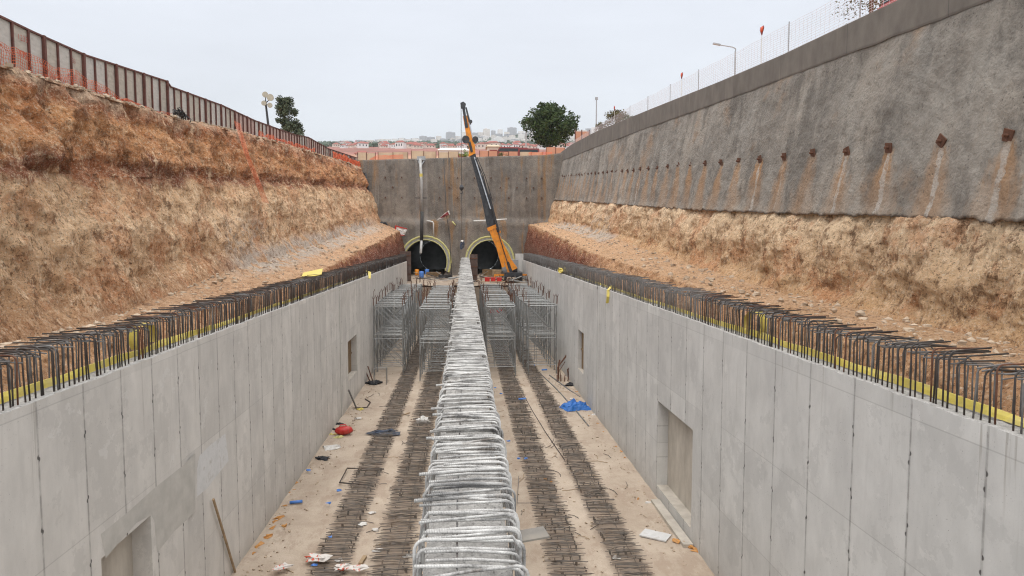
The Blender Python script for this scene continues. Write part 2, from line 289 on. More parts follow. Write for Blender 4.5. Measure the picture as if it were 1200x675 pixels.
far=t.ramp(t.noise(.02,8,.7),(.35,(.05,.075,.045)),(.5,(.10,.11,.07)),(.62,(.30,.22,.17)))
M['terrain']=t.out(t.mix(t.step(Y,1500,2000),near,far),.95)
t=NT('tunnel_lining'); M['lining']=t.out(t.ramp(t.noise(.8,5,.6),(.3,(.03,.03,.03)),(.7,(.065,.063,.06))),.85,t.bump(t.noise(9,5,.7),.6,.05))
t=NT('portal_shotcrete'); M['ring']=t.out(t.ramp(t.noise(1.6,5,.65),(.3,(.26,.255,.24)),(.7,(.46,.45,.43))),.9,t.bump(t.noise(10,5,.7),.7,.05))
t=NT('yellow_portal_edge'); M['ringy']=t.out(t.mix(t.step(t.noise(1.6,5,.7),.52,.68),(.56,.53,.22),(.38,.37,.25)),.8,t.bump(t.noise(7,4,.7),.5,.05))
# fence sheet
def sheet(name,a,b):
    t=NT(name); o=t.obj()
    c=t.ramp(t.noise(2.5,6,.65,k=(1,1,3.0)),(.3,a),(.7,b))
    c=t.mix(t.m_('MULTIPLY',t.step(t.noise(1.5,6,.7),.55,.7),.4),c,(.16,.11,.09))
    return t.out(c,.85,t.bump(t.noise(12,4,.6),.2,.01))
M['sheet']=[sheet('weathered_fence_board',(.36,.32,.265),(.50,.45,.38)),sheet('pale_fence_board',(.42,.39,.35),(.55,.52,.47)),sheet('pinkish_fence_board',(.38,.25,.21),(.5,.37,.32))]
M['graf']=simple('red_spray_paint',(.42,.07,.055),.8,.2,9)
t=NT('far_facade'); o=t.obj(); x,y,z=t.xyz(o)
oi=t.n('ShaderNodeObjectInfo').outputs['Random']
wx=t.m_('GREATER_THAN',t.m_('FRACT',t.m_('DIVIDE',t.m_('ADD',x,y),3.4)),.55); wz=t.m_('GREATER_THAN',t.m_('FRACT',t.m_('DIVIDE',z,3.0)),.5)
c=t.mix(oi,(.70,.64,.58),(.85,.83,.82))
M['facade']=t.out(t.mix(t.m_('MULTIPLY',t.m_('MULTIPLY',wx,wz),.75),c,(.13,.13,.15)),.8)
t=NT('far_facade_grey'); o=t.obj(); x,y,z=t.xyz(o)
wx=t.m_('GREATER_THAN',t.m_('FRACT',t.m_('DIVIDE',t.m_('ADD',x,y),3.4)),.45); wz=t.m_('GREATER_THAN',t.m_('FRACT',t.m_('DIVIDE',z,3.0)),.5)
M['facade2']=t.out(t.mix(t.m_('MULTIPLY',t.m_('MULTIPLY',wx,wz),.8),(.42,.42,.44),(.1,.11,.13)),.8)
M['rooftile']=simple('red_roof_tiles',(.27,.085,.065),.8,.3,.5)
M['stucco']=simple('pale_stucco',(.62,.53,.45),.8,.12,.6)
M['hoard']=simple('beige_hoarding',(.50,.40,.28),.85,.15,.5,0,.2,(.34,.22,.15),.5)
M['hoardp']=simple('orange_pink_hoarding',(.50,.25,.16),.85,.15,.5,0,.2)
M['whitewall']=simple('white_wall',(.7,.68,.66),.7,.05,1)
M['maroon']=simple('maroon_panel',(.22,.035,.035),.6,.15,1)
M['rock']=simple('limestone_rubble',(.42,.33,.24),.95,.25,3,0,.6)
# ---------------------------------------------------------------- mesh helper
class MB:
    def __init__(s): s.v=[]; s.f=[]; s.mi=[]; s.uv=None
    def add(s,v,f,mi=0):
        o=len(s.v); s.v+=[tuple(p) for p in v]; s.f+=[tuple(i+o for i in q) for q in f]; s.mi+=[mi]*len(f); return s
    def box(s,x0,x1,y0,y1,z0,z1,mi=0):
        return s.add([(x,y,z) for z in (z0,z1) for y in (y0,y1) for x in (x0,x1)],[(0,2,3,1),(4,5,7,6),(0,1,5,4),(2,6,7,3),(0,4,6,2),(1,3,7,5)],mi)
    def rbox(s,c,d,rot,mi=0):
        m=Matrix.Translation(Vector(c))@rot.to_4x4(); hx,hy,hz=d[0]/2,d[1]/2,d[2]/2
        return s.add([m@Vector((x,y,z)) for z in (-hz,hz) for y in (-hy,hy) for x in (-hx,hx)],[(0,2,3,1),(4,5,7,6),(0,1,5,4),(2,6,7,3),(0,4,6,2),(1,3,7,5)],mi)
    def tube(s,path,r,n=6,mi=0,cap=True):
        P=[Vector(p) for p in path]; rs=r if isinstance(r,(list,tuple)) else [r]*len(P); V=[]; up=None
        for i,p in enumerate(P):
            d=(P[min(i+1,len(P)-1)]-P[max(i-1,0)]).normalized()
            if up is None: up=d.cross(Vector((0,0,1)) if abs(d.z)<.9 else Vector((1,0,0))).normalized()
            up=(up-d*up.dot(d)).normalized(); w=d.cross(up)
            for k in range(n): a=2*PI*k/n; V.append(p+(up*math.cos(a)+w*math.sin(a))*rs[i])
        F=[(i*n+k,i*n+(k+1)%n,(i+1)*n+(k+1)%n,(i+1)*n+k) for i in range(len(P)-1) for k in range(n)]
        if cap: F+=[tuple(range(n-1,-1,-1)),tuple((len(P)-1)*n+k for k in range(n))]
        return s.add(V,F,mi)
    def poly(s,pts,mi=0): return s.add(pts,[tuple(range(len(pts)))],mi)
    def blob(s,c,r,seed=0,sq=(1,1,1),mi=0,amp=.35,n=8):
        V=[];F=[];c=Vector(c)
        m=n//2+1
        for i in range(m+1):
            th=PI*i/m
            for k in range(n):
                a=2*PI*k/n; d=Vector((math.sin(th)*math.cos(a),math.sin(th)*math.sin(a),math.cos(th)))
                q=1+amp*noise.noise(d*1.7+Vector((seed*7.3,seed*3.1,0)))*2
                V.append(c+Vector((d.x*sq[0],d.y*sq[1],d.z*sq[2]))*r*q)
        for i in range(m):
            for k in range(n): F.append((i*n+k,(i+1)*n+k,(i+1)*n+(k+1)%n,i*n+(k+1)%n))
        return s.add(V,F,mi)
    def build(s,name,mat,parent=None,smooth=False,**pr):
        me=bpy.data.meshes.new(name); me.from_pydata(s.v,[],s.f)
        for m in (mat if isinstance(mat,(list,tuple)) else [mat]): me.materials.append(m)
        if max(s.mi,default=0)>0: me.polygons.foreach_set('material_index',s.mi)
        if smooth: me.polygons.foreach_set('use_smooth',[True]*len(me.polygons))
        if s.uv:
            l=me.uv_layers.new(name='UVMap'); vi=[0]*len(me.loops); me.loops.foreach_get('vertex_index',vi)
            l.data.foreach_set('uv',[q for i in vi for q in s.uv[i]])
        me.update(); o=bpy.data.objects.new(name,me); COL.objects.link(o)
        if parent: o.parent=parent
        for k,v in pr.items(): o[k]=v
        return o
def thing(name,label,cat,loc=(0,0,0),rz=0,group=None):
    o=bpy.data.objects.new(name,None); COL.objects.link(o); o.location=loc; o.rotation_euler=(0,0,rz); o.empty_display_size=.2
    o['label']=label; o['category']=cat
    if group: o['group']=group
    return o
def lk(o,parent,loc=None,rz=0,label=None,group=None):
    c=o.copy(); COL.objects.link(c); c.parent=parent
    if loc is not None: c.location=loc; c.rotation_euler=(0,0,rz)
    if label: c['label']=label
    if group: c['group']=group
    return c
def dup(root,loc,rz=0,label=None,group=None,scale=None):
    r=lk(root,None,loc,rz,label,group)
    if scale: r.scale=scale
    for ch in list(root.children):
        c=lk(ch,r)
        for g in list(ch.children): lk(g,c)
    return r
def st(o): o['kind']='structure'; return o
# ---------------------------------------------------------------- site profiles
RB_EDGE=[(12,9.2),(28,9.5),(37,9.95),(56,10.6),(98,13.4),(117,14.5)]
RB_FOOT=[(14,9.1),(24,9.35),(31,9.6),(43,10.4),(57,11.4),(77,12.9),(102,14.2),(117,14.9)]
RS_BOT=[(17,12.35),(23,12.7),(33,13.2),(47,14.0),(78,16.1),(110,18.2),(117,18.6)]
RC_BOT=[(19.6,19.3),(28,19.8),(40,20.5),(61,21.9),(85,23.4),(117,25.2)]
RC_TOP=[(10,20.3),(25,20.9),(35,21.4),(43.5,22.0),(62,23.5),(86,25.35),(105,26.4),(117,26.7)]
LB_EDGE=[(12,9.0),(26,9.2),(35,9.15),(54,9.7),(80,11.2),(105,12.7),(117,13.4)]
LB_FOOT=[(14,8.6),(26,8.7),(32,9.1),(39,9.8),(47,10.25),(69,11.6),(109,14.3),(117,14.8)]
L_TOP=[(27,18.25),(36,18.7),(43,19.05),(52,19.85),(66,20.8),(97,22.7),(117,23.7)]
YS=[]; y=5.0
while y<117: YS.append(y); y+=max(.05,.0043*y)
YS.append(117.0)
def bank(name,side,mat):
    mb=MB(); mb.uv=[]; sg=1 if side=='R' else -1
    E_,F_,T_=(RB_EDGE,RB_FOOT,RS_BOT) if side=='R' else (LB_EDGE,LB_FOOT,L_TOP)
    topx=15.35 if side=='R' else 17.0
    vs=[0,.05]+[.05+.95*i/22 for i in range(1,23)]+[1+i/24 for i in range(1,25)]+[2+i/(90 if side=='R' else 170) for i in range(1,(90 if side=='R' else 170)+1)]+([3.03,3.08,3.2] if side=='L' else [3.05])
    n=len(vs)
    for y in YS:
        e,f,tp=itp(E_,y),itp(F_,y),itp(T_,y)
        if side=='R': tp+=.35
        wob=.35*nz(0,y*.12,3 if side=='R' else 9,3)+.1*nz(5,y*.6,2,3)
        for v in vs:
            if v<=1:
                a=max(0,(v-.05)/.95); x=9.6+1.35*(a**1.0)*.999+wob*.8*a; z=7.7+(e-7.7)*(a**.8 if a>0 else 0)
                if v==0: x=9.2; z=7.6
                amp=.22
                dx=amp*nz(x*.9,y*.8,z*.9+40,5)*a*1.6; dz=0.15*nz(x,y*.7,9,4)*a
                x+=dx+.16*nz(3,y*1.6,z*.2,3)*a; z+=dz
            elif v<=2:
                a=v-1; x=10.95+wob*.8+(14-10.95-wob*.8)*a; z=e+(f-e)*a+.12*nz(x*.8,y*.5,1,6)+.05*nz(x*3,y*3,5,3)
                z+=.25*max(0,a-.75)*(.6+nz(1,y*.4,2,4))
            elif v<=3:
                a=v-2; bat=(topx-14)*a; x=14+bat; f0=f+.12*nz(14*.8,y*.5,1,6)+.05*nz(42,y*3,5,3)+.0625*(.6+nz(1,y*.4,2,4)); z=f0+(tp-f0)*a
                env=min(1,a*8); env2=env*min(1,(1.02-a)*12+.25)
                up=1 if (side=='L' and a>.6) else .55
                d=.6*nz(y*.22,z*.3,7,5)+.42*up*nz(y*.8,z*.5,20,6)+.06*nz(y*3.6,z*1.6,3,4)+.20*abs(nz(y*2.1+.6*z,z*.2,33,3))*(1 if a<.62 or side=='R' else .4)
                vd=noise.voronoi(Vector((y*.9+nz(y,z,1,2)*.3,z*1.0,3)))[0]; d+=(.24 if side=='L' and a>.6 else .12)*(vd[1]-vd[0])-.06
                vd=noise.voronoi(Vector((y*2.6,z*2.3+nz(y*2,z*2,4,2)*.3,8)))[0]; d+=.10*up*(vd[1]-vd[0])-.02
                if side=='L':
                    b=math.exp(-((a-.63+.05*nz(0,y*.2,0,3))/.045)**2); d+=.28*b+.12*nz(y*1.2,z*2,50,4)*b
                
                if side=='R': env2*=max(0,min(1,(.95-a)*9))
                x+=d*env2+.22*max(0,min(1,1.4-a*3))*env2
            else:
                a=(v-3)/.2; x=topx+ (1.0*a if side=='L' else .3); z=tp+(.1+.15*nz(x,y*1.3,4,4)) if side=='L' else tp
            if side=='R' and v>2.97: x=max(x,15.32)
            mb.v.append((sg*x,y,z)); mb.uv.append((y,v))
    for i in range(len(YS)-1):
        for k in range(n-1):
            q=(i*n+k,i*n+k+1,(i+1)*n+k+1,(i+1)*n+k); mb.f.append(q if side=='L' else q[::-1]); mb.mi.append(0)
    o=mb.build(name,mat,smooth=True); st(o)
    o['label']='layered tan and red earth bank cut on the left of the trench' if side=='L' else 'tan clawed earth bank below the grey shotcrete wall on the right'
    return o
bank('earth_bank','L',M['earthL']); bank('earth_bank','R',M['earthR'])
def bench_z(side,x,y):
    E_,F_=(RB_EDGE,RB_FOOT) if side>0 else (LB_EDGE,LB_FOOT)
    a=(abs(x)-10.95)/3.05; return itp(E_,y)+(itp(F_,y)-itp(E_,y))*a
# rubble on the benches and the bank tops
mb=MB()
for i in range(1500):
    s=random.choice((-1,1)); y=12+105*random.random()**1.7; x=random.uniform(11.2,14.1) if random.random()<.7 else random.uniform(13.4,14.1); r=random.choice((.03,.04,.05,.06,.1,.14))*random.uniform(.7,1.3)
    mb.blob((s*x,y,bench_z(s,x,y)+.03),r,i,(1,1,.7),0,.5,5)
for i in range(500):
    y=25+90*random.random()**1.5; x=-17.0-random.random()*.8; mb.blob((x,y,itp(L_TOP,y)+.12),random.uniform(.04,.16),i,(1,1,.7),0,.5,5)
o=mb.build('rubble',M['rock']); o['kind']='stuff'; o['label']='loose pale stones scattered over the earth benches'; o['category']='rubble'
# ---------------------------------------------------------------- pit floor, fill, ground
mb=MB(); nx=70; ys=[2+i*.3 for i in range(300)]
for y in ys:
    for i in range(nx+1):
        x=-8.6+17.7*i/nx; mb.v.append((x,y,.025*nz(x*.7,y*.5,1,5)+.06*max(0,abs(x-.2)-7.6)*(1+nz(x,y,3,3))))
for j in range(len(ys)-1):
    for i in range(nx): a=j*(nx+1)+i; mb.f.append((a,a+1,a+nx+2,a+nx+1)); mb.mi.append(0)
st(mb.build('floor',M['slab'],smooth=True))
mb=MB(); mb.box(-8.28,8.72,90,140,-1,5.6); 
nx=60; ys=[90+i*.45 for i in range(112)]; b=len(mb.v)
for y in ys:
    for i in range(nx+1):
        x=-12+24.5*i/nx; mb.v.append((x,y,5.85+.18*nz(x*.5,y*.5,1,5)))
for j in range(len(ys)-1):
    for i in range(nx): a=b+j*(nx+1)+i; mb.f.append((a,a+1,a+nx+2,a+nx+1)); mb.mi.append(0)
st(mb.build('working_platform',M['fill'],smooth=False))
# trench backfill behind walls
for sg in (-1,1):
    mb=MB(); mb.box(min(sg*9.85,sg*15.3),max(sg*9.85,sg*15.3),3,117.5,-1,7.2) ; st(mb.build('backfill',M['fill']))
CR=[(-.6,.12),(-.31,.129),(-.18,.1345),(-.08,.138),(.0,.143),(.07,.151),(.12,.155),(.2,.155),(.32,.153),(.6,.15)]
SR=[(116,.120),(125,.1155),(200,.1235),(450,.1285),(900,.1315),(1800,.1348)]
def G(x,y):
    if y<=116:
        if x<0: return itp(L_TOP,y)-.02+.1*min(30,abs(x)-17)/30
        r=itp(RC_TOP,y)-.75; return r+max(0,min(2.1,(x-18.6)*.5))+ .02*max(0,x-24)
    a=x/y
    s=itp(SR,min(y,1800)); 
    if y>1800: s+=(itp(CR,max(-.6,min(.6,a)))-s)*min(1,((y-1800)/1300)**.8)
    z=H+s*y+ (0 if y<160 else .0018*y*nz(x*.004,y*.004,0,4))
    if y>3150: z-=(y-3150)*.25
    w=max(0,1-(y-116)/35); side=itp([(-17,23.7),(-15,25.0),(0,25.7),(15,26.1),(17,26.4)],max(-17,min(17,x)))
    return z*(1-w)+side*w
mb=MB()
ysn=[3+i*1.6 for i in range(71)]; ysn[-1]=116.0
for sg in (-1,1):
    xs=[17.0,17.6,18.4,19.5,21,23,26,32,45,80,174] if sg<0 else [16.9,17.6,18.4,19.5,21,23,26,32,45,80,174]
    b=len(mb.v)
    for y in ysn:
        for x in xs: mb.v.append((sg*x,y,G(sg*x,y)))
    n=len(xs)
    for j in range(len(ysn)-1):
        for i in range(n-1): a=b+j*n+i; q=(a,a+1,a+n+1,a+n); mb.f.append(q if sg>0 else q[::-1]); mb.mi.append(0)
b=len(mb.v); yy=[116.4,118,121,125,130,140,155,175,200]
while yy[-1]<3150: yy.append(yy[-1]*1.04)
yy+=[3400,3800]
na=150
for y in yy:
    for i in range(na+1): a=-1.5+3*i/na; mb.v.append((a*y,y,G(a*y,y)))
for j in range(len(yy)-1):
    for i in range(na): a=b+j*(na+1)+i; mb.f.append((a,a+1,a+na+2,a+na+1)); mb.mi.append(0)
st(mb.build('terrain',M['terrain'],smooth=True))
# ---------------------------------------------------------------- cast side walls
XL,XR,WT=-8.3,8.75,8.8
def cast_wall(sg,xs,joints,yend,openings,mat,label):
    root=thing('concrete_wall',label,'wall',(xs,3,0)); o3=Vector((xs,3,0))
    mb=MB(); th=.95
    def topz(y): return WT+.025*nz(y*1.1,2,sg,4)+.012*nz(y*7,3,sg,2)
    secs=[3]+joints+[yend]
    for si,(a,b) in enumerate(zip(secs,secs[1:])):
        xo=-.035*sg if si%2==0 else 0.0; x=xs+xo; 
        bw=.025
        a2,b2=a+ (bw if si else 0),b-(bw if si<len(secs)-2 else 0)
        ops=[o for o in openings if a<o[0]<b]
        yb=sorted({a2,b2,*[v for o in ops for v in o[:2]]}); zb=sorted({0,8.6,*[v for o in ops for v in o[2:4]]})
        for y0,y1 in zip(yb,yb[1:]):
            for z0,z1 in zip(zb,zb[1:]):
                if any(o[0]<=y0<o[1] and o[2]<=z0<o[3] for o in ops): continue
                mb.poly([(x,y0,z0),(x,y1,z0),(x,y1,z1),(x,y0,z1)])
        for (y0,y1,z0,z1,dp,_) in ops:
            xi=x+sg*dp
            mb.poly([(x,y0,z0),(xi,y0,z0),(xi,y0,z1),(x,y0,z1)]); mb.poly([(x,y1,z0),(xi,y1,z0),(xi,y1,z1),(x,y1,z1)])
            mb.poly([(x,y0,z0),(xi,y0,z0),(xi,y1,z0),(x,y1,z0)],2); mb.poly([(x,y0,z1),(xi,y0,z1),(xi,y1,z1),(x,y1,z1)])
            mb.poly([(xi,y0,z0),(xi,y1,z0),(xi,y1,z1),(xi,y0,z1)],2)
        # joint sides
        for yj in (a2,b2): mb.poly([(x,yj,0),(xs+sg*th,yj,0),(xs+sg*th,yj,8.6),(x,yj,8.6)])
        # top strip + top
        yc=a2; prev=None
        while True:
            yn=min(b2,yc); j=.012*noise.noise(Vector((yn*5,sg,1)))
            p=[(x,yn,8.6),(x+j,yn,topz(yn)-.015),(x+sg*.04+j,yn,topz(yn)),(xs+sg*.3,yn,topz(yn)-.03+.05*nz(yn*2,1,0,3)),(xs+sg*.65,yn,topz(yn)-.02+.05*nz(yn*2,4,0,3)),(xs+sg*th,yn,topz(yn)-.03),(xs+sg*th,yn,0)]
            if prev:
                for k in range(6): mb.add([prev[k],p[k],p[k+1],prev[k+1]],[(0,1,2,3)],0 if k<1 or k==5 else 1)
            prev=p
            if yn>=b2: break
            yc+=max(.1,.008*yc)
    mb.v=[(v[0]-o3.x,v[1]-o3.y,v[2]) for v in mb.v]
    w=mb.build('wall_body',[mat,M['conrough'],M['nicheback']],root)
    for (y0,y1,z0,z1,dp,kind) in openings:
        if kind=='boards':
            b_=MB(); n=5
            for k in range(n): ya=y0+(y1-y0)*k/n; b_.box(*sorted((sg*(dp-.1),sg*(dp-.06-.02*(k%2)))),ya-3+.01,ya-3+(y1-y0)/n-.01,z0+.02,z1-.02)
            b_.box(*sorted((sg*(dp-.16),sg*(dp-.1))),y0-3,y1-3,(z0+z1)/2-.05,(z0+z1)/2+.05)
            b_.build('board_infill',M['brownwood'],root,label='brown wooden boards filling the wall opening')
    # starter bars: inner row bends outwards over the wall, outer row bends inwards
    def barpath(kind,h,L,dip,rz):
        bx=.12; s=sg if kind==0 else -sg; p=[(0,0,-.08),(.004*s,0,h*.5),(0,0,h-bx)]
        for a in (30,60,90): p.append((s*(bx-bx*math.cos(R(a))),0,h-bx+bx*math.sin(R(a))))
        p.append((s*L*math.cos(rz),L*math.sin(rz),h-dip)); return p
    var=[[],[]]
    for kind in (0,1):
        for k in range(9):
            m=MB(); m.tube(barpath(kind,random.uniform(.86,1.02),random.uniform(.75,1.15) if kind==0 else random.uniform(.6,.85),random.uniform(-.05,.08),R(random.uniform(-16,16))),.0165 if kind==0 else .015,6)
            var[kind].append(m)
    bars=[]; y=9.0
    while y<yend-.2:
        hz=.10*noise.noise(Vector((y*.35,sg*3,0)))
        if random.random()<.96: bars.append((y+random.uniform(-.04,.04),0,xs+sg*.11+random.uniform(-.015,.015),hz+random.uniform(-.03,.03)))
        if random.random()<.2: bars.append((y+.07,0,xs+sg*.12,hz+random.uniform(-.1,.06)))
        if random.random()<.95: bars.append((y+random.uniform(-.06,.06),1,xs+sg*.82,hz+random.uniform(-.12,-.02)))
        y+=.185 if y<40 else .2
    proto={}
    cnt={0:0,1:0}; rest=MB(); rest2=MB()
    for (yb_,kind,xb,dz) in bars:
        k=random.randrange(9); m=var[kind][k]
        if cnt[kind]<(100 if kind==0 else 90) :
            if yb_<11.5 and False: pass
            if (kind,k) not in proto:
                proto[(kind,k)]=m.build('starter_bar' if kind==0 else 'outer_starter_bar',((M['rust'] if k==3 else M['rebar_grey'] if k==6 else M['rebar']) if kind==0 else M['rebar_grey']),root,smooth=True)
                ob=proto[(kind,k)]
            else: ob=lk(proto[(kind,k)],root)
            ob.location=(xb-xs,yb_-3,WT+dz); ob.rotation_euler=(R(random.uniform(-2.5,2.5)),R(random.uniform(-1.5,1.5)),R(random.uniform(-6,6)))
            cnt[kind]+=1
        else:
            rot=Matrix.Rotation(R(random.uniform(-2.5,2.5)),3,'X')@Matrix.Rotation(R(random.uniform(-6,6)),3,'Z')
            (rest if kind==0 else rest2).add([rot@Vector(v)+Vector((xb-xs,yb_-3,WT+dz)) for v in m.v],m.f)
    rest.build('starter_bar_row',M['rebar'] if sg<0 else M['rebar_grey'],root,smooth=True,kind='stuff'); rest2.build('outer_starter_bar_row',M['rebar_grey'],root,smooth=True,kind='stuff')
    # yellow sealing strip standing on the wall
    mb=MB(); y=8.0; pr=None
    while y<(60 if sg<0 else 66):
        a=.75*nz(y*.25,sg,8,3)+.2; xw=sg*(.42+.10*nz(y*.18,3,1,3)); hh=(.17 if y<24 else .13)+.05*nz(y*.5,1,1,2)-max(0,y-24)*.002
        p=[Vector((xw,y-3,WT+.005)),Vector((xw+sg*math.sin(a)*hh*.5,y-3,WT+.01+math.cos(a)*hh*.5)),Vector((xw+sg*math.sin(a*1.3)*hh,y-3,WT+.01+math.cos(a*1.3)*hh))]
        q=[v+Vector((sg*.012,0,.006)) for v in p]
        if pr:
            for A,B in ((pr[0],p),(pr[1],q)):
                for k in (0,1): mb.add([A[k],B[k],B[k+1],A[k+1]],[(0,1,2,3)])
            mb.add([pr[0][2],p[2],q[2],pr[1][2]],[(0,1,2,3)])
        pr=(p,q); y+=.22
    mb.build('sealing_strip',M['yellow'],root,smooth=True)
    return root
WL=cast_wall(-1,XL,[20.4,45.5,70],98.5,[(15.6,18.05,.7,4.68,.5,'c'),(48.3,52.2,1.9,4.7,.5,'boards')],M['conL'],'long pale concrete wall on the left with rebar hooks along its top')
WR=cast_wall(1,XR,[22.6,44.6,70],104,[(25.4,30.2,.62,4.55,.5,'c'),(49.6,52.1,1.9,4.95,.35,'boards')],M['conR'],'long grey concrete wall on the right with a door recess and rebar hooks')
# mortar patches above the left niche
def patch(pts,mat,lab,eps):
    P=[on(0,a,b,XL+.035+eps) for a,b in pts]; mb=MB(); n=len(P)
    mb.poly([(p.x-XL,p.y-3,p.z) for p in P]); mb.build('mortar_patch',mat,WL,label=lab)
patch([(118,626),(150,600),(182,571),(214,546),(229,531),(229,600),(205,622),(184,648),(181,611),(177,603),(160,613),(141,634),(124,654)],M['patchd'],'darker mortar patch over the niche lintel',.004)
patch([(231,546),(234,534),(247,521),(264,508),(268,540),(252,560),(243,572),(231,582)],M['patchl'],'pale mortar patch beside the lintel',-.030)
# slab below the right recess
mb=MB(); mb.box(-.42,-.03,0,4.6,0,.18); o=mb.build('concrete_step',M['nicheback']); o.location=(XR,25.0,0); o['label']='low concrete kerb on the floor under the right door recess'; o['category']='concrete step'
# far end shutters
def panel(name,x0,x1,y0,y1,z0,z1,lab,mat):
    t_=thing(name,lab,'formwork',((x0+x1)/2,y0,z0)); m=MB(); w=(x1-x0)/2; m.box(-w,w,0,y1-y0,0,z1-z0); m.build('form_panel',mat,t_)
    for k in range(4): zz=(z1-z0)*(k+.5)/4; m=MB(); m.box(-w-.02,w+.02,-.09,-.004,zz-.06,zz+.06); m.build('waler',M['rust'],t_)
    return t_
panel('formwork_panel',-9.3,-7.75,98.6,98.8,5.0,10.2,'tall brown shutter closing the far end of the left wall',M['form'])
panel('formwork_panel',.7,1.75,97.2,97.4,5.0,9.8,'brown shutter at the far end of the middle wall',M['form'])
m=MB(); m.box(-.6,.75,0,.9,0,4.7); o=m.build('concrete_pilaster',M['conR']); o.location=(8.3,104.2,5.0); o['label']='pale concrete pilaster ending the right wall near the portal'; o['category']='pilaster'
# ---------------------------------------------------------------- middle wall
mw=thing('concrete_wall','narrow middle wall topped with cement coated bent bars','wall',(0,2.5,0)); MX=.03
mb=MB(); y=2.5; pr=None; zt=8.42
while y<97:
    z=zt+.03*nz(y*2,0,0,4)+ (0 if y<60 else (y-60)*.008)
    p=[(-.46,y-2.5,0),(-.46,y-2.5,z-.03),(-.40,y-2.5,z),(-.27,y-2.5,z+.10*nz(y*4,2,0,5)),(-.14,y-2.5,z+.12*nz(y*4,3,0,5)),(0,y-2.5,z+.12*nz(y*4,4,0,5)),(.14,y-2.5,z+.12*nz(y*4,5,0,5)),(.28,y-2.5,z+.10*nz(y*4,6,0,5)),(.42,y-2.5,z),(.48,y-2.5,z-.03),(.48,y-2.5,0)]
    if pr:
        for k in range(10): mb.add([pr[k],p[k],p[k+1],pr[k+1]],[(0,1,2,3)],1 if 1<=k<=8 else 0)
    pr=p; y+=max(.05,.006*y)
mb.poly(pr)
mb.poly([(-.46,0,0),(.48,0,0),(.48,0,zt),(-.46,0,zt)])
mb.build('wall_body',[M['conR'],M['conrough']],mw)
vars_=[]
for k in range(14):
    m=MB(); h=.36+random.uniform(-.05,.06); s=1 if k%6 else -1; bx=.10; w0=.54; L=(random.uniform(.95,1.22) if k%4 else random.uniform(.8,1.0)) if s>0 else random.uniform(.85,1.02); sk=random.uniform(-.16,.16)
    p=[(s*w0,0,-.5),(s*w0,0,h-bx)]+[(s*(w0-bx+bx*math.cos(R(a))),0,h-bx+bx*math.sin(R(a))) for a in (30,60,90)]+[(0,sk*.45,h+random.uniform(-.02,.02)),(s*(w0-L),sk,h+random.uniform(-.03,.02))]
    if k%5==0: p=p[:-1]+[(-s*(w0-.08),sk,h),(-s*w0,sk,h-.12),(-s*w0,sk,-.3)]
    m.tube(p,random.choice((.016,.019,.023)),7); vars_.append(m)
y=4.6; cnt=0; rest=MB(); proto={}
while y<96.5:
    k=random.randrange(14); lift=(0 if y<40 else min(.5,(y-40)*.011))+random.uniform(-.03,.05); rz=R(random.gauss(0,5))
    if cnt<100:
        if k not in proto: proto[k]=vars_[k].build('bent_bar',M['rebar_white'],mw,smooth=True); ob=proto[k]
        else: ob=lk(proto[k],mw)
        ob.location=(MX+random.uniform(-.03,.03),y-2.5,zt+lift); ob.rotation_euler=(0,R(random.uniform(-1.5,1.5)),rz); cnt+=1
    else:
        rot=Matrix.Rotation(rz,3,'Z'); rest.add([rot@Vector(v)+Vector((MX,y-2.5,zt+lift)) for v in vars_[k].v],vars_[k].f)
    y+=random.choice((.04,.05,.06,.09,.13,.22)) if y<24 else random.choice((.08,.12,.18,.24))
rest.build('bent_bar_row',M['rebar_white'],mw,smooth=True,kind='stuff')
mb=MB()
for x,z in ((-.5,.25),(.52,.25),(.52,.02),(-.5,.02),(-.1,.30)):
    mb.tube([(x+.02*nz(y,z,0,2),y-2.5,zt+z+.02*nz(y,1,z,2)) for y in range(4,97,2)],.012,5)
mb.build('long_bar',M['rebar_grey'],mw,smooth=True)
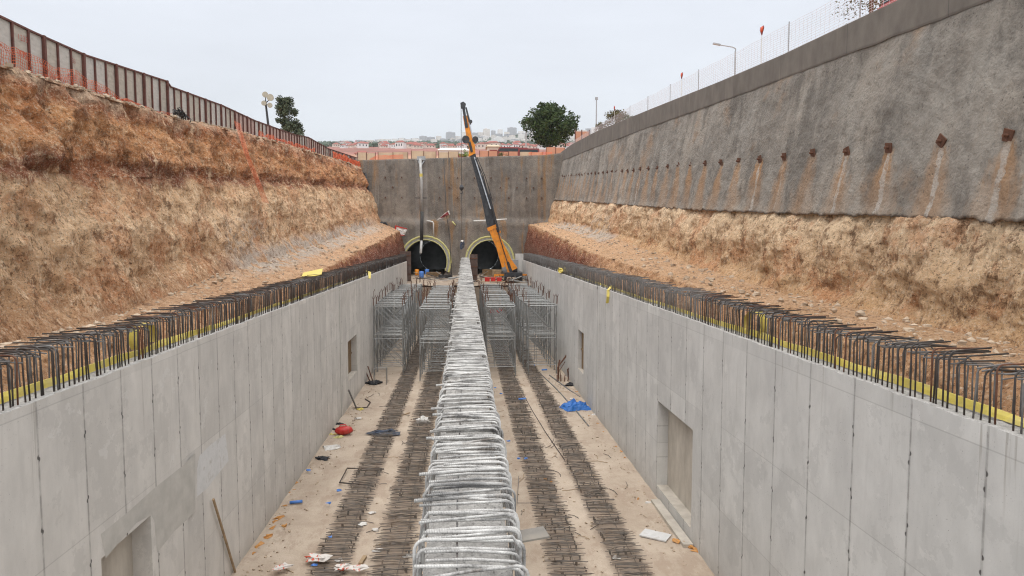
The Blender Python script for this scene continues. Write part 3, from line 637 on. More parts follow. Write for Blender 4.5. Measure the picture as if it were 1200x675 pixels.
# ---------------------------------------------------------------- rebar strips standing out of the slab
strips=[(-4.95,1.25,'outer rebar strip on the slab nearest the left wall'),(-2.75,1.45,'rebar strip on the slab left of the middle wall'),(3.65,1.35,'rebar strip on the slab right of the middle wall'),(5.9,1.25,'outer rebar strip on the slab nearest the right wall')]
for si,(cx,w,lab) in enumerate(strips):
    root=thing('rebar_strip',lab,'rebar',(cx,12,0),0,'rebar strips along the slab'); vv=[]
    for k in range(16):
        m=MB(); h=random.uniform(.05,.2); a=-w/2-random.uniform(-.22,.16); b=w/2+random.uniform(-.22,.16); sk=random.uniform(-.12,.12)
        m.tube([(a,0,h+random.uniform(-.03,.03)),(0,sk*.5,h+random.uniform(-.01,.03)),(b,sk,h+random.uniform(-.05,.03))],.0125,5)
        if k%4==0: u1,u2=random.uniform(-.48,-.05),random.uniform(.05,.48); m.tube([(w*u1,sk*u1,0),(w*u1,sk*u1,h)],.011,4); m.tube([(w*u2,sk*u2,0),(w*u2,sk*u2,h)],.011,4)
        vv.append(m)
    y=15.0; cnt=0; rest=MB(); proto={}
    while y<88:
        k=random.randrange(16); z=random.uniform(-.03,.05); rz=R(random.gauss(0,6))
        if cnt<100:
            if k not in proto: proto[k]=vv[k].build('tie_bar',M['rebar_floor'],root); ob=proto[k]
            else: ob=lk(proto[k],root)
            ob.location=(random.uniform(-.07,.07),y-12,z); ob.rotation_euler=(R(random.uniform(-8,8)),0,rz); cnt+=1
        else:
            rot=Matrix.Rotation(rz,3,'Z'); rest.add([rot@Vector(v)+Vector((random.uniform(-.05,.05),y-12,z)) for v in vv[k].v],vv[k].f)
        y+=random.choice((.03,.05,.08,.1,.15))
    rest.build('tie_bar_row',M['rebar_floor'],root,kind='stuff')
    for q in (.22,):
        m=MB(); m.tube([(w*q+.12*nz(y*.3,q,si,2),y-12,.07+.03*nz(y,q,2,2)) for y in range(14,89,2)],.011,5); m.build('long_bar',M['rebar_floor'],root)
# ---------------------------------------------------------------- scaffold towers
TW,TD=2.5,1.7; LV=(.8,3.2,3.55,6.05)
proto=thing('scaffold_tower','x','scaffold tower',(0,0,0))
for sx in (0,1):
    for sy in (0,1):
        m=MB(); m.tube([(sx*TW,sy*TD,.03),(sx*TW,sy*TD,6.1)],.05,8); m.box(sx*TW-.08,sx*TW+.08,sy*TD-.08,sy*TD+.08,0.02,.035); m.build('leg',M['galv'],proto)
        m=MB(); m.tube([(sx*TW,sy*TD,6.05),(sx*TW,sy*TD,6.72)],.036,6); a,b=sx*TW,sy*TD
        m.box(a-.09,a+.09,b-.07,b+.07,6.72,6.735); m.box(a-.095,a-.08,b-.07,b+.07,6.72,6.9); m.box(a+.08,a+.095,b-.07,b+.07,6.72,6.9)
        m.build('jack_head',M['rust'],proto)
for z in LV:
    m=MB(); r=.034 if z not in (6.05,) else .05
    for q in ((0,0,TW,0),(0,TD,TW,TD),(0,0,0,TD),(TW,0,TW,TD)): m.tube([(q[0],q[1],z),(q[2],q[3],z)],r,6)
    if z in (.8,3.55): 
        m.tube([(0,TD*.5,z),(TW,TD*.5,z)],.02,5)
    m.build('ledger_frame',M['galv'],proto)
for q in ((0,0,TW,0),(0,TD,TW,TD),(0,0,0,TD),(TW,0,TW,TD)):
    m=MB()
    for z0,z1 in ((.8,3.2),(3.55,6.05)):
        x0,y0,x1,y1=q; m.tube([(x0,y0,z1),(x1,y1,z0)],.026,5)
        m.tube([(x1,y1,z1),((x0+x1)/2,(y0+y1)/2,(z0+z1)/2)],.026,5)
        mx,my=x0*.72+x1*.28,y0*.72+y1*.28; m.tube([(mx,my,z0),(mx,my,z1)],.024,5)
    m.build('cross_brace',M['galv'],proto)
cols=[(-8.0,'against the left concrete wall',11,59.5),(-3.85,'left of the middle wall',11,56.8),(1.9,'right of the middle wall',11,58.5),(5.4,'against the right concrete wall',11,59.6)]
ordn=['first','second','third','fourth','fifth','sixth','seventh','eighth','ninth','tenth','eleventh']
for ci,(x,wh,n,ys0) in enumerate(cols):
    for j in range(n):
        lab='galvanised scaffold tower %s, %s from the front'%(wh,ordn[j]); loc=(x+random.uniform(-.14,.14),ys0+j*2.72+random.uniform(-.2,.2),random.uniform(0,.12)); rz=R(random.uniform(-3,3))
        if ci==0 and j==0: proto.location=loc; proto.rotation_euler=(0,0,rz); proto['label']=lab; proto['group']='scaffold towers in the trench'; t0=proto
        else:
            d_=dup(proto,loc,rz,lab,'scaffold towers in the trench')
            for ch in d_.children:
                if ch.name.startswith('jack_head'): ch.location.z=random.uniform(-.3,.55); ch.rotation_euler=(R(random.uniform(-3,3)),R(random.uniform(-3,3)),0)
# ---------------------------------------------------------------- back wall with two portals
PT=[(-6.65,8.2,4.35,3.55),(4.15,8.3,4.2,3.4)]
bw=thing('portal_wall','tall stained shotcrete end wall with two tunnel portals','wall',(0,116,5))
mb=MB(); dx=.3; x0,x1=-18.5,18.3; nxx=int((x1-x0)/dx); zs=[4+i*.3 for i in range(76)]; inside={}
def btop(x): return itp([(-18.5,24.9),(-15,25.1),(0,25.65),(13,26.1),(18.3,26.5)],x)
for j,z in enumerate(zs):
    for i in range(nxx+1):
        x=x0+dx*i; zz=4+(btop(x)-4)*j/75; X_,Z_=x,zz; ins=False
        for cx,cz,ro,ri in PT:
            d=math.hypot(x-cx,zz-cz)
            if d<ri+.25:
                ins=True
                if d>ri-.3 and d>0: X_=cx+(x-cx)*(ri+.25)/d; Z_=cz+(zz-cz)*(ri+.25)/d; ins='edge'
        y=116+.16*nz(x*.25,zz*.25,2,5)+.05*nz(x*1.3,zz*1.3,5,4)
        y-=.55/(1+math.exp((zz-15.1-.15*nz(x*.3,0,0,3))*6))           # the lower lift stands forward
        if x>12.5: y-=((x-12.5)/5.8)**2*(5.0 if zz<15 else 2.6)       # curved right corner
        if x<-14.5: y-=((-14.5-x)/4)**2*1.0
        pass
        inside[(i,j)]=ins; mb.v.append((X_,y-116,Z_-5))
for j in range(75):
    for i in range(nxx):
        q=[(i,j),(i+1,j),(i+1,j+1),(i,j+1)]
        if any(inside[k] is True for k in q) or all(inside[k]=='edge' for k in q): continue
        mb.f.append(tuple(k[1]*(nxx+1)+k[0] for k in q)); mb.mi.append(0)
b=len(mb.v)
for i in range(nxx+1):
    x=x0+dx*i; mb.v.append((x,.9,btop(x)-5))
for i in range(nxx): mb.f.append((75*(nxx+1)+i,75*(nxx+1)+i+1,b+i+1,b+i)); mb.mi.append(0)
mb.build('wall_body',M['shotback'],bw,smooth=True)
def ringm(cx,cz,r0,r1,ya,yb,mat,nm,lab=None,a0=-25,a1=205,jit=.03,seed=0):
    m=MB(); pr=None
    for k in range(73):
        a=R(a0+(a1-a0)*k/72); c,s=math.cos(a),math.sin(a); j=jit*noise.noise(Vector((k*.6,seed,0)))
        p=[(cx+c*(r+j),y,cz+s*(r+j)-5) for r,y in ((r0,yb),(r0,ya),((r0+r1)/2,ya-.05),(r1,ya),(r1,yb))]
        if pr:
            for i in range(4): m.add([pr[i],p[i],p[i+1],pr[i+1]],[(0,1,2,3)])
        pr=p
    o=m.build(nm,mat,bw,smooth=False)
    if lab: o['label']=lab
for i,(cx,cz,ro,ri) in enumerate(PT):
    ringm(cx,cz,ri+.16,ro-.28,-.95,.6,M['ring'],'portal_collar',seed=i)
    ringm(cx,cz,ro-.30,ro,-1.05,.5,M['ringy'],'yellow_outer_rim',seed=i+5,jit=.08)
    ringm(cx,cz,ri,ri+.17,-1.02,.6,M['ringy'],'yellow_inner_rim',seed=i+9,jit=.05)
    m=MB(); pr=None
    for k in range(41):
        a=R(-60+300*k/40); p=[(cx+(ri+.02)*math.cos(a),y,cz+(ri+.02)*math.sin(a)-5) for y in (-.6,12,40)]
        if pr:
            for q in (0,1): m.add([pr[q],p[q],p[q+1],pr[q+1]],[(0,1,2,3)])
        pr=p
    m.poly([(cx+(ri+.02)*math.cos(R(a)),40,cz+(ri+.02)*math.sin(R(a))-5) for a in range(0,360,15)])
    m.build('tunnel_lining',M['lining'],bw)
m=MB()
for x,z in [(a,b) for b in (22.2,18.9) for a in (-13.2,-10.5,-4.2,-1.2,1.6,4.4,7.4,10.4,13)]+[(a,20.6) for a in (-12,-2.6,3,6,8.8,11.6)]:
    m.box(x-.085,x+.085,-.5,.35,z-5-.085,z-5+.085)
m.build('anchor_heads',M['rust'],bw)
def pipe(name,pts,r,mat,lab,cat,extra=None):
    P=[Vector(p) for p in pts]; o=P[0]; m=MB(); m.tube([p-o for p in P],r,10)
    ob=m.build(name,mat,smooth=True); ob.location=o; ob['label']=lab; ob['category']=cat; return ob
B=lambda px,py,y=115.0: on(1,px,py,y)
pipe('drain_pipe',[B(425,203),B(428,203),B(438,260),B(439,262),B(452,261),B(453,263),B(459,290),B(461,312)],.2,M['pvc'],'black drain pipe stepping down the left end of the portal wall','pipe')
vp=thing('vertical_duct','long grey duct hanging down the portal wall above the left tunnel','duct',B(493,320)); z0=vp.location
m=MB(); m.tube([B(492.5,186)-z0,B(494,215)-z0,B(494,250)-z0],.24,10); m.build('upper_pipe',M['greypipe'],vp,smooth=True)
m=MB(); m.tube([B(494.5,248,114.3)-z0,B(494,283,113.9)-z0],.28,10); m.build('sleeve',M['lining'],vp,smooth=True)
m=MB(); m.tube([B(494,282,113.6)-z0,B(493,296,113.4)-z0,B(493.2,297,113.4)-z0],.22,10); m.build('end_pipe',M['greypipe'],vp,smooth=True)
m=MB(); a=B(489,184)-z0; m.box(a.x-.05,a.x+1.3,a.y+.1,a.y+1.2,a.z-.5,a.z+.15); m.tube([a+Vector((.1,.3,-.5)),B(492,193)-z0],.1,6); m.tube([a+Vector((1.2,.3,-.5)),B(494,193)-z0],.1,6); m.build('hopper',M['lampgrey'],vp)
m=MB(); a=B(493,232)-z0; m.box(a.x-1.0,a.x+1.0,a.y-.1,a.y+.3,a.z-.06,a.z+.06); m.build('bracket',M['pvc'],vp)
m=MB(); a=B(493.4,203.5)-z0; m.tube([a,a-Vector((0,0,.5))],.27,10); m.build('yellow_band',M['yellow'],vp)
pipe('wall_pipe',[B(500,258.5),B(507,260),B(508,262),B(508,277)],.12,M['whitepipe'],'thin white pipe bending down the portal wall between duct and flag','pipe')
pipe('wall_pipe',[B(555,259,113.9),B(575,258.2,113.9),B(594,257,113.9)],.14,M['whitepipe'],'white horizontal pipe on the portal wall behind the crane boom','pipe')
pipe('hanging_cable',[B(520,187),B(523,250,114.6),B(527,277,114.3),B(529,322,113.8)],.05,M['pvc'],'thin dark cable hanging down the portal wall between tunnels','cable')
def cloth(name,pts,mat,lab,cat,thick=.03,Y0=114.5,amp=.25):
    P=[B(a,b,Y0) for a,b in pts]; o=P[0]; m=MB(); n=8; V=[];F=[]
    for i in range(n+1):
        for j in range(n+1):
            u,v=i/n,j/n; p=(P[0]*(1-u)+P[1]*u)*(1-v)+(P[3]*(1-u)+P[2]*u)*v; p=p-o+Vector((0,-amp*abs(nz(u*3,v*3,o.x,3)),.12*nz(u*2,v*2,5,3))); V.append(p)
    W=V+[p+Vector((0,thick,0)) for p in V]; N=(n+1)**2
    for i in range(n):
        for j in range(n):
            a=i*(n+1)+j; F+= [(a,a+1,a+n+2,a+n+1),(N+a,N+a+n+1,N+a+n+2,N+a+1)]
    m.add(W,F); 
    m.mi=[1 if min(q%(n+1) for q in f if True)==0 or max((q%N)%(n+1) for q in f)==n or min(q%N for q in f)<n+1 else 0 for f in F]
    ob=m.build(name,mat); ob.location=o; ob['label']=lab; ob['category']=cat; return ob
cloth('torn_banner',[(463,264),(477.5,268),(474,276),(462,275)],[M['whitebit'],M['red']],'crumpled white banner with red border stuck on the portal wall','banner')
cloth('red_flag',[(526,246),(527.5,251),(519,255),(512,258)],[M['maroon'],M['whitebit']],'torn red and white flag blown against the portal wall','flag')
pipe('plastic_scrap',[B(530,259.5,114.2),B(532,262,114.2),B(534,264,114.2)],.12,M['ringy'],'small yellow scrap on the portal wall below the flag','scrap')
# ---------------------------------------------------------------- shotcrete retaining wall on the right
rw=thing('retaining_wall','high grey shotcrete retaining wall with rusty anchor plates on the right','wall',(16,5,15))
def RX(y,z):
    a=(z-itp(RS_BOT,y))/(itp(RC_BOT,y)-itp(RS_BOT,y)); return 15.12+1.3*a
mb=MB(); nr=70
for y in YS:
    zb,ztp=itp(RS_BOT,y)+.14*nz(y*1.3,0,4,5)+.05*nz(y*5,1,1,2),itp(RC_BOT,y)+.1
    for k in range(-1,nr+1):
        a=max(0,k)/nr; z=zb+(ztp-zb)*a; x=15.12+1.3*a
        d=.14*nz(y*.25,z*.25,60,4)+.055*nz(y*1.1,z*1.1,61,5)+.03*nz(y*3.8,z*3.8,62,4)
        x+=d*min(1,(1-a)*12)-.05*math.exp(-(a*25)**2)
        if k==-1: x+=.5; z+=.05
        mb.v.append((x-16,y-5,z-15))
n=nr+2
for i in range(len(YS)-1):
    for k in range(n-1): mb.f.append((i*n+k,(i+1)*n+k,(i+1)*n+k+1,i*n+k+1)); mb.mi.append(0)
mb.build('shotcrete_face',M['shot'],rw,smooth=True)
mb=MB(); pr=None
for y in YS[::4]+[117.0]:
    zb,zt_=itp(RC_BOT,y)-.05+.05*nz(y*.8,1,2,4),itp(RC_TOP,y)
    if zt_-zb<.4: zt_=zb+.4
    p=[(16.75,zb),(16.36,zb),(16.34,zb+.08),(16.34,zt_-.02),(16.36,zt_),(16.95,zt_+.0),(16.97,zb)]
    p=[(a-16,y-5,b-15) for a,b in p]
    if pr:
        for i in range(6): mb.add([pr[i],p[i],p[i+1],pr[i+1]],[(0,1,2,3)])
    pr=p
mb.build('coping_beam',M['coping'],rw)
k=0; y=16.0
while y<112:
    z=14.84+.079*(y-18.8)+random.uniform(-.06,.06); x=RX(y,z)-.04
    rot=Matrix.Rotation(-R(8),3,'Y')@Matrix.Rotation(R(random.choice((0,3,8,45,42,20,-12,-5))),3,'X')
    m=MB(); m.rbox((0,0,0),(.05,.36,.36),rot); o=m.build('anchor_plate',M['rust'],rw); o.location=(x-16,y-5,z-15)
    m=MB(); m.tube([(-.02,0,0),(-.16,random.uniform(-.02,.02),0)],.05,8); m.build('anchor_bolt',M['rust'],o); y+=2.8 if y<60 else 2.4
# ---------------------------------------------------------------- fence on the left bank
fy=[(28.5,20.55),(30.6,20.55),(34.5,20.65),(43.9,21.5),(44.0,21.25),(53,21.85),(61,22.1),(75,23.0),(81,23.65),(93,23.9),(118,25.6)]
def ftop(y): return itp(fy,y)
fence=thing('site_fence','long weathered board fence with rusty frames along the left bank top','fence',(-18,24,18))
y=22.0; k=0; FX=-18.0
lfont=[]
while y<117:
    w=1.02 if y<60 else 1.15; yn=y+w; zt1,zt2=ftop(y),ftop(yn-.001); zb1,zb2=itp(L_TOP,y)-.2,itp(L_TOP,yn)-.2
    mt=M['sheet'][2 if y>55 and random.random()<.75 else (1 if random.random()<.45 else 0)]; dxo=random.uniform(-.03,.03)
    m=MB(); A=[(-.0+dxo*.3,y-24+.004,zb1-18),(dxo*.3,yn-24-.004,zb2-18),(dxo*.3,yn-24-.004,zt2-18-.04),(dxo*.3,y-24+.004,zt1-18-.04)]
    m.add(A+[(a-.03,b,c) for a,b,c in A],[(0,1,2,3),(7,6,5,4),(3,2,6,7),(0,4,5,1),(1,5,6,2),(0,3,7,4)]); m.build('fence_board',mt,fence)
    h=k%3==0; r=.07 if h else .042
    m=MB(); m.box(.01,.02+r*1.6,y-24-r,y-24+r,zb1-18-.3,zt1-18+(.03 if h else -.02)); m.build('fence_post' if h else 'frame_bar',M['rustframe'],fence)
    y=yn; k+=1
m=MB(); pr=None
for yq in [22+i*.5 for i in range(191)]:
    z=ftop(yq)-18; p=[(-.04,yq-24,z-.05),(.07,yq-24,z-.05),(.07,yq-24,z+.03),(-.04,yq-24,z+.03)]
    if pr:
        for i in range(4): m.add([pr[i],p[i],p[(i+1)%4],pr[(i+1)%4]],[(0,1,2,3)])
    pr=p
m.build('top_rail',M['rustframe'],fence)
def text(s,size,loc,rot,mat,parent,name='painted_marks'):
    cu=bpy.data.curves.new('t','FONT'); cu.body=s; cu.size=size; cu.offset=-.004; cu.resolution_u=3
    to=bpy.data.objects.new('t',cu); COL.objects.link(to); bpy.context.view_layer.update()
    me=bpy.data.meshes.new_from_object(to); bpy.data.objects.remove(to); me.materials.clear(); me.materials.append(mat)
    o=bpy.data.objects.new(name,me); COL.objects.link(o); o.parent=parent; o.location=loc; o.rotation_euler=rot; return o
for s_,sz,yy_,zz_ in (('1233',.34,29.45,19.95),('KM3',.38,29.5,19.3),('33',.3,33.3,20.0),('KM8',.36,32.9,19.2)):
    text(s_,sz,(.045,yy_-24,zz_-18),(PI/2,R(-2),PI/2),M['graf'],fence)
# orange netting in front of the fence
def netting(name,path,h,cell,mat,lab,r=.008,sag=.1,top=None):
    o=Vector(path[0]); m=MB(); L=[Vector(p) for p in path]; nn=int(h/cell); pts=[]
    for a,b in zip(L,L[1:]):
        k=max(1,int((b-a).length/ (cell*1.5))); pts+=[a.lerp(b,i/k) for i in range(k)]
    pts.append(L[-1])
    def P(i,j):
        p=pts[i]; hh=top(p.y) if top else h
        return p-o+Vector((.12*nz(i*.15,j*.3,o.x,3),0,hh*j/nn+sag*nz(i*.08,j*.12,3,3)))
    for j in range(nn+1): m.tube([P(i,j) for i in range(0,len(pts))],r,3,cap=False)
    for i in range(len(pts)): m.tube([P(i,j) for j in range(0,nn+1,2)]+[P(i,nn)],r,3,cap=False)
    ob=m.build(name,mat); ob.location=o; ob['label']=lab; ob['category']='netting'; return ob
netting('safety_netting',[(-17.55,y,itp(L_TOP,y)+.05) for y in range(25,45,2)],.95,.09,M['net'],'orange safety netting at the foot of the near fence panels',.009,.25,lambda y:max(.25,1.3-(y-25)*.07))
netting('safety_netting',[(-17.4,y,itp(L_TOP,y)+.05) for y in range(60,84,2)],.5,.1,M['net'],'orange safety netting below the fence near the small tree',.012,.3)
netting('safety_netting',[(-17.2,y,itp(L_TOP,y)+.05) for y in range(92,117,2)],.9,.1,M['net'],'orange safety netting at the far end of the left bank',.02,.3)
# orange net strip hanging down the bank
m=MB(); A=[on(0,272,143,-16.6),on(0,283,180,-15.7),on(0,293,205,-15.25),on(0,306,238,-14.7)]; o0=A[0]
for t_ in range(9):
    m.tube([p-o0+Vector((.35+.1*nz(i,t_,0,2),(t_-4)*.12*(1+.3*abs(i-1.2)+.1*nz(i,t_,5,2)),0)) for i,p in enumerate(A)],.008,4)
for s in range(40):
    q=s/39*3; i=min(2,int(q)); p=A[i].lerp(A[i+1],q-i)-o0; m.tube([p+Vector((.36,-.5,.1)),p+Vector((.36,.5,-.05))],.005,3)
ob=m.build('hanging_net_strip',M['net']); ob.location=o0; ob['label']='orange net strip hanging down the left earth bank'; ob['category']='netting'
m=MB()
for i in range(26):
    a=random.uniform(0,PI); r=random.uniform(.3,.7); c=Vector((random.uniform(-.2,.2),random.uniform(-.6,.6),.1+random.random()*.3))
    m.tube([c+Vector((.1*math.sin(q*2),math.cos(a+q)*r,abs(math.sin(q))*r*.4)) for q in (0,.7,1.4,2.1,2.8)],.025,5)
ob=m.build('cable_heap',M['pvc']); ob.location=(-17.1,43.2,itp(L_TOP,43.2)); ob['label']='tangled black cable heap below the fence on the left bank'; ob['category']='cable'
# ---------------------------------------------------------------- right bank top
def mkrow(ys_):
    return [(17.1,y,itp(RC_TOP,y)-.5) for y in ys_]
rn=thing('mesh_fence','pale see-through mesh fence on posts above the right retaining wall','fence',(17.1,20,20))
m=MB(); ntop=[(20,22.75),(31.7,23.0),(43.2,23.7),(54,24.5),(70.6,25.6),(90,26.6),(112,27.6)]
ysr=[20+i*.42 for i in range(220)]
for j in range(17):
    m.tube([(.06*nz(y*.2,j,1,2),y-20,(itp(RC_TOP,y)-.1)*(1-j/16)+(itp(ntop,y)-.04*abs(math.sin(y)))*j/16-20) for y in ysr],.009,3,cap=False)
for y in ysr: m.tube([(0,y-20,itp(RC_TOP,y)-20.2),(.03,y-20,itp(ntop,y)-20)],.006,3,cap=False)
m.build('mesh_net',M['netwhite'],rn)
for y in (22.5,29.3,35.9,43.2,50,57,64,71,80,90,100,110):
    m=MB(); m.tube([(.05,y-20,itp(RC_TOP,y)-21),(.05,y-20,itp(ntop,y)-20+.12)],.03,6); m.build('fence_post',M['lampgrey'],rn)
def marker(px,ptop,lab,Xp=16.85):
    p=on(0,px,ptop,Xp); z0=itp(RC_TOP,p.y)-.05; t_=thing('delineator',lab,'marker post',(Xp,p.y,z0),0,'reflector posts above the right wall')
    h=p.z-z0; m=MB(); m.tube([(0,0,0),(0,0,h-.2)],.022,6); m.build('stick',M['whitepipe'],t_)
    m=MB(); V=[(-.02,-.2,h+.04),(-.02,.2,h+.04),(-.02,.25,h-.1),(-.02,0,h-.46),(-.02,-.25,h-.1)]
    m.add(V+[(.02,b,c) for a,b,c in V],[(0,1,2,3,4),(9,8,7,6,5)]+[(i,(i+1)%5,(i+1)%5+5,i+5) for i in range(5)])
    o=m.build('reflector_frame',M['maroon'],t_)
    m=MB(); m.blob((0,0,h-.12),.2,3,(.35,1,.9),0,.0,10); m.build('reflector_lens',M['reflector'],o,smooth=True); return t_
marker(893,32,'orange reflector on a stick above the right wall, nearest of the three')
marker(799,86,'orange reflector on a stick above the right wall, middle of the three')
marker(720,125,'small orange reflector on a stick beside the bushes, farthest of the three')
# street lamps / poles
def lamp(px,py,Y,arm,lab,r=.09):
    p=on(1,px,py,Y); g=G(p.x,Y); t_=thing('street_lamp',lab,'street lamp',(p.x,Y,g)); h=p.z-g
    m=MB(); m.tube([(0,0,0),(0,0,h*.5),(0,0,h)],[r,r*.8,r*.6],8); m.build('pole',M['lampgrey'],t_)
    if arm:
        m=MB(); m.tube([(0,0,h),(-arm*.15,0,h+.18),(-arm*.8,0,h+.42)],.06,6); m.build('arm',M['lampgrey'],t_)
        m=MB(); m.rbox((-arm*.9,0,h+.48),(.9,.3,.16),Matrix.Rotation(R(10),3,'Y')); m.build('lamp_head',M['lampgrey'],t_)
    else:
        m=MB(); m.box(-.25,.25,-.12,.12,h,h+.5); m.build('lamp_head',M['lampgrey'],t_)
lamp(862,57,82,2.6,'grey street lamp with a long arm behind the right mesh fence',.12)
lamp(699,117,128,0,'slim pale pole standing beyond the far end of the right wall',.16)
up=thing('utility_pole','thin utility pole with a short crossarm left of the round tree','utility pole',(0,0,0)); p=on(1,616.5,143,420); up.location=(p.x,420,G(p.x,420)); hh=p.z-G(p.x,420)
m=MB(); m.tube([(0,0,-3),(0,0,hh)],.5,6); m.build('pole',M['greypipe'],up); m=MB(); m.box(-2.2,2.2,-.2,.2,hh*.72,hh*.72+.7); m.build('crossarm',M['greypipe'],up)
# flood light mast on the left
p=on(1,313,150,78); g=G(p.x,78); fm=thing('floodlight_mast','dark leaning mast with four round floodlights behind the left fence','floodlight mast',(p.x,78,g))
top=on(1,311,118,78)-Vector((p.x,78,g)); m=MB(); m.tube([(0.3,0,0),(.15,0,top.z*.5),top],[.16,.14,.1],8); m.build('mast',M['pvc'],fm)
for a,b,r in ((311.0,111,.32),(317,114.5,.38),(309.5,121,.28),(316.5,123.5,.28)):
    q=on(1,a,b,77.6)-Vector((p.x,78,g)); m=MB(); m.tube([q+Vector((0,-.12,0)),q+Vector((0,.02,0)),q+Vector((0,.22,0))],[r,r*.95,r*.3],14); o=m.build('floodlight',M['dish'],fm)
    m=MB(); m.tube([q+Vector((0,.15,0)),top+Vector((0,0,-.3))],.05,5); m.build('arm',M['pvc'],fm)
# ---------------------------------------------------------------- trees
def crown(mb,clumps,n,leaf,seed):
    rnd=random.Random(seed)
    for (c,r) in clumps:
        c=Vector(c); k=int(n*r**2)
        for i in range(k):
            d=Vector((rnd.gauss(0,1),rnd.gauss(0,1),rnd.gauss(0,1))).normalized()*r*(rnd.random()**.42)
            d.z*=.8; p=c+d; s=leaf*rnd.uniform(.6,1.4)
            a=Vector((rnd.gauss(0,1),rnd.gauss(0,1),rnd.gauss(0,.6))).normalized(); b=a.cross(Vector((rnd.gauss(0,1),rnd.gauss(0,1),rnd.gauss(0,1)))).normalized()
            mb.add([p-a*s,p+b*s*.5,p+a*s,p-b*s*.5],[(0,1,2,3)])
def tree(name,loc,h,cw,ch,trunkh,mat,bark,lab,cat='tree',seed=1,nc=24,leaf=.3,dens=60,tr=.25,shape='round',lean=0,ragged=0):
    t_=thing(name,lab,cat,loc); rnd=random.Random(seed); cl=[]
    for i in range(nc):
        a=rnd.uniform(0,2*PI); u=rnd.random()**.5; zz=rnd.random()
        prof=(math.sin(PI*min(1,max(.12,zz*.9+.12)))**.6) if shape=='round' else (1.05-zz*.75 if shape=='cone' else 1.0-.3*zz)
        cl.append(((math.cos(a)*u*cw/2*prof*.82+lean*zz,math.sin(a)*u*cw/2*prof*.82,h-ch+ch*(.08+.84*zz)),rnd.uniform(.13,.2)*cw*(1 if shape=='round' else .9 if shape=='bush' else .55)))
    for i in range(ragged):
        a=rnd.uniform(0,2*PI); e=rnd.uniform(-.25,1.4); q_=rnd.uniform(.96,1.1)
        cl.append(((math.cos(a)*math.cos(e)*cw/2*q_,math.sin(a)*math.cos(e)*cw/2*q_,h-ch*.55+math.sin(e)*ch*.56*q_),rnd.uniform(.04,.075)*cw))
    m=MB(); crown(m,cl,dens,leaf,seed); m.build('crown',mat,t_)
    m=MB(); m.tube([(0,0,-.3),(.05*h*.1,0,trunkh*.5),(0,0,trunkh),(lean*.5,0,h-ch*.45)],[tr,tr*.8,tr*.65,tr*.2],8)
    for c,r in cl[:9]: m.tube([(0,0,trunkh*rnd.uniform(.75,1)),(c[0]*.5,c[1]*.5,(trunkh+c[2])/2),c],[tr*.45,tr*.3,tr*.1],5)
    m.build('trunk',bark,t_); return t_
p=on(1,641,170,150); g=G(p.x+.6,150)
tree('round_tree',(p.x+.6,150,g),41.0-g,11.6,8.3,3.4,M['leafdark'],M['barkred'],'big round dark green tree standing alone beyond the portal wall',seed=5,nc=64,leaf=.28,dens=52,tr=.34,ragged=60)
p=on(1,338,150,86); g=G(p.x,86)
tree('slender_tree',(p.x,86,g),29.3-g,5.4,5.9,1.6,M['leafgrey'],M['bark'],'grey green loose tree behind the left fence next to the floodlight mast',seed=8,nc=90,leaf=.12,dens=420,tr=.12,shape='cone',lean=-.3)
# near right trees (only the trunks and low twigs show)
p=on(1,1020,18,35.5); g=G(p.x,35.5)
tree('thin_leaved_tree',(p.x,35.5,g-.2),9.5,5.2,9.1,3.2,M['leafolive'],M['barkred'],'reddish trunk with sparse hanging leaves at the top right corner',seed=12,nc=80,leaf=.06,dens=70,tr=.15)
p=on(1,1031,18,36.5); t_=thing('bare_trunk','dark slanting trunk right of the reddish trunk at the top right','tree',(p.x,36.5,G(p.x,36.5)-.2))
m=MB(); m.tube([(-.35,0,0),(.1,0,2.2),(.9,0,5)],[.12,.1,.07],7); m.build('trunk',M['bark'],t_); m=MB(); crown(m,[((.9,0,5.4),.9)],200,.07,4); m.build('crown',M['leafolive'],t_)
for i,(px,w,h_,mt,lab) in enumerate(((706,2.6,2.2,'leafolive','brownish low bush at the far left end of the bush row'),(724,4.6,4.0,'leafolive','tallest olive bush above the far right wall'),(741,3.4,2.6,'leafdark','dark green low bush right of the tallest bush'),(752,3,2.3,'leafdark','dark green bush at the right end of the bush row'))):
    p=on(1,px,150,96-i*2); x=p.x; Y=96-i*2; g=G(x,Y); ptop=on(1,px,(142,131,137,137)[i],Y).z
    tree('bush',(x,Y,g),ptop-g,w,ptop-g,.6,M[mt],M['bark'],lab,'bush',seed=20+i,nc=34,leaf=.13,dens=160,tr=.08,shape='bush')
p=on(1,544,182,118); tree('bush',(p.x,119,G(p.x,119)),1.7,2.2,1.7,.2,M['leafbright'],M['bark'],'bright green bush at the rim behind the crane head','bush',seed=31,nc=8,leaf=.13,dens=240,tr=.05)
for px in (589,594): pass
p=on(1,590,183,118); tree('bush',(p.x,119,G(p.x,119)),.9,2.4,.9,.15,M['leafolive'],M['bark'],'small dry olive bush on the portal wall rim right of the crane','bush',seed=33,nc=7,leaf=.1,dens=240,tr=.04)
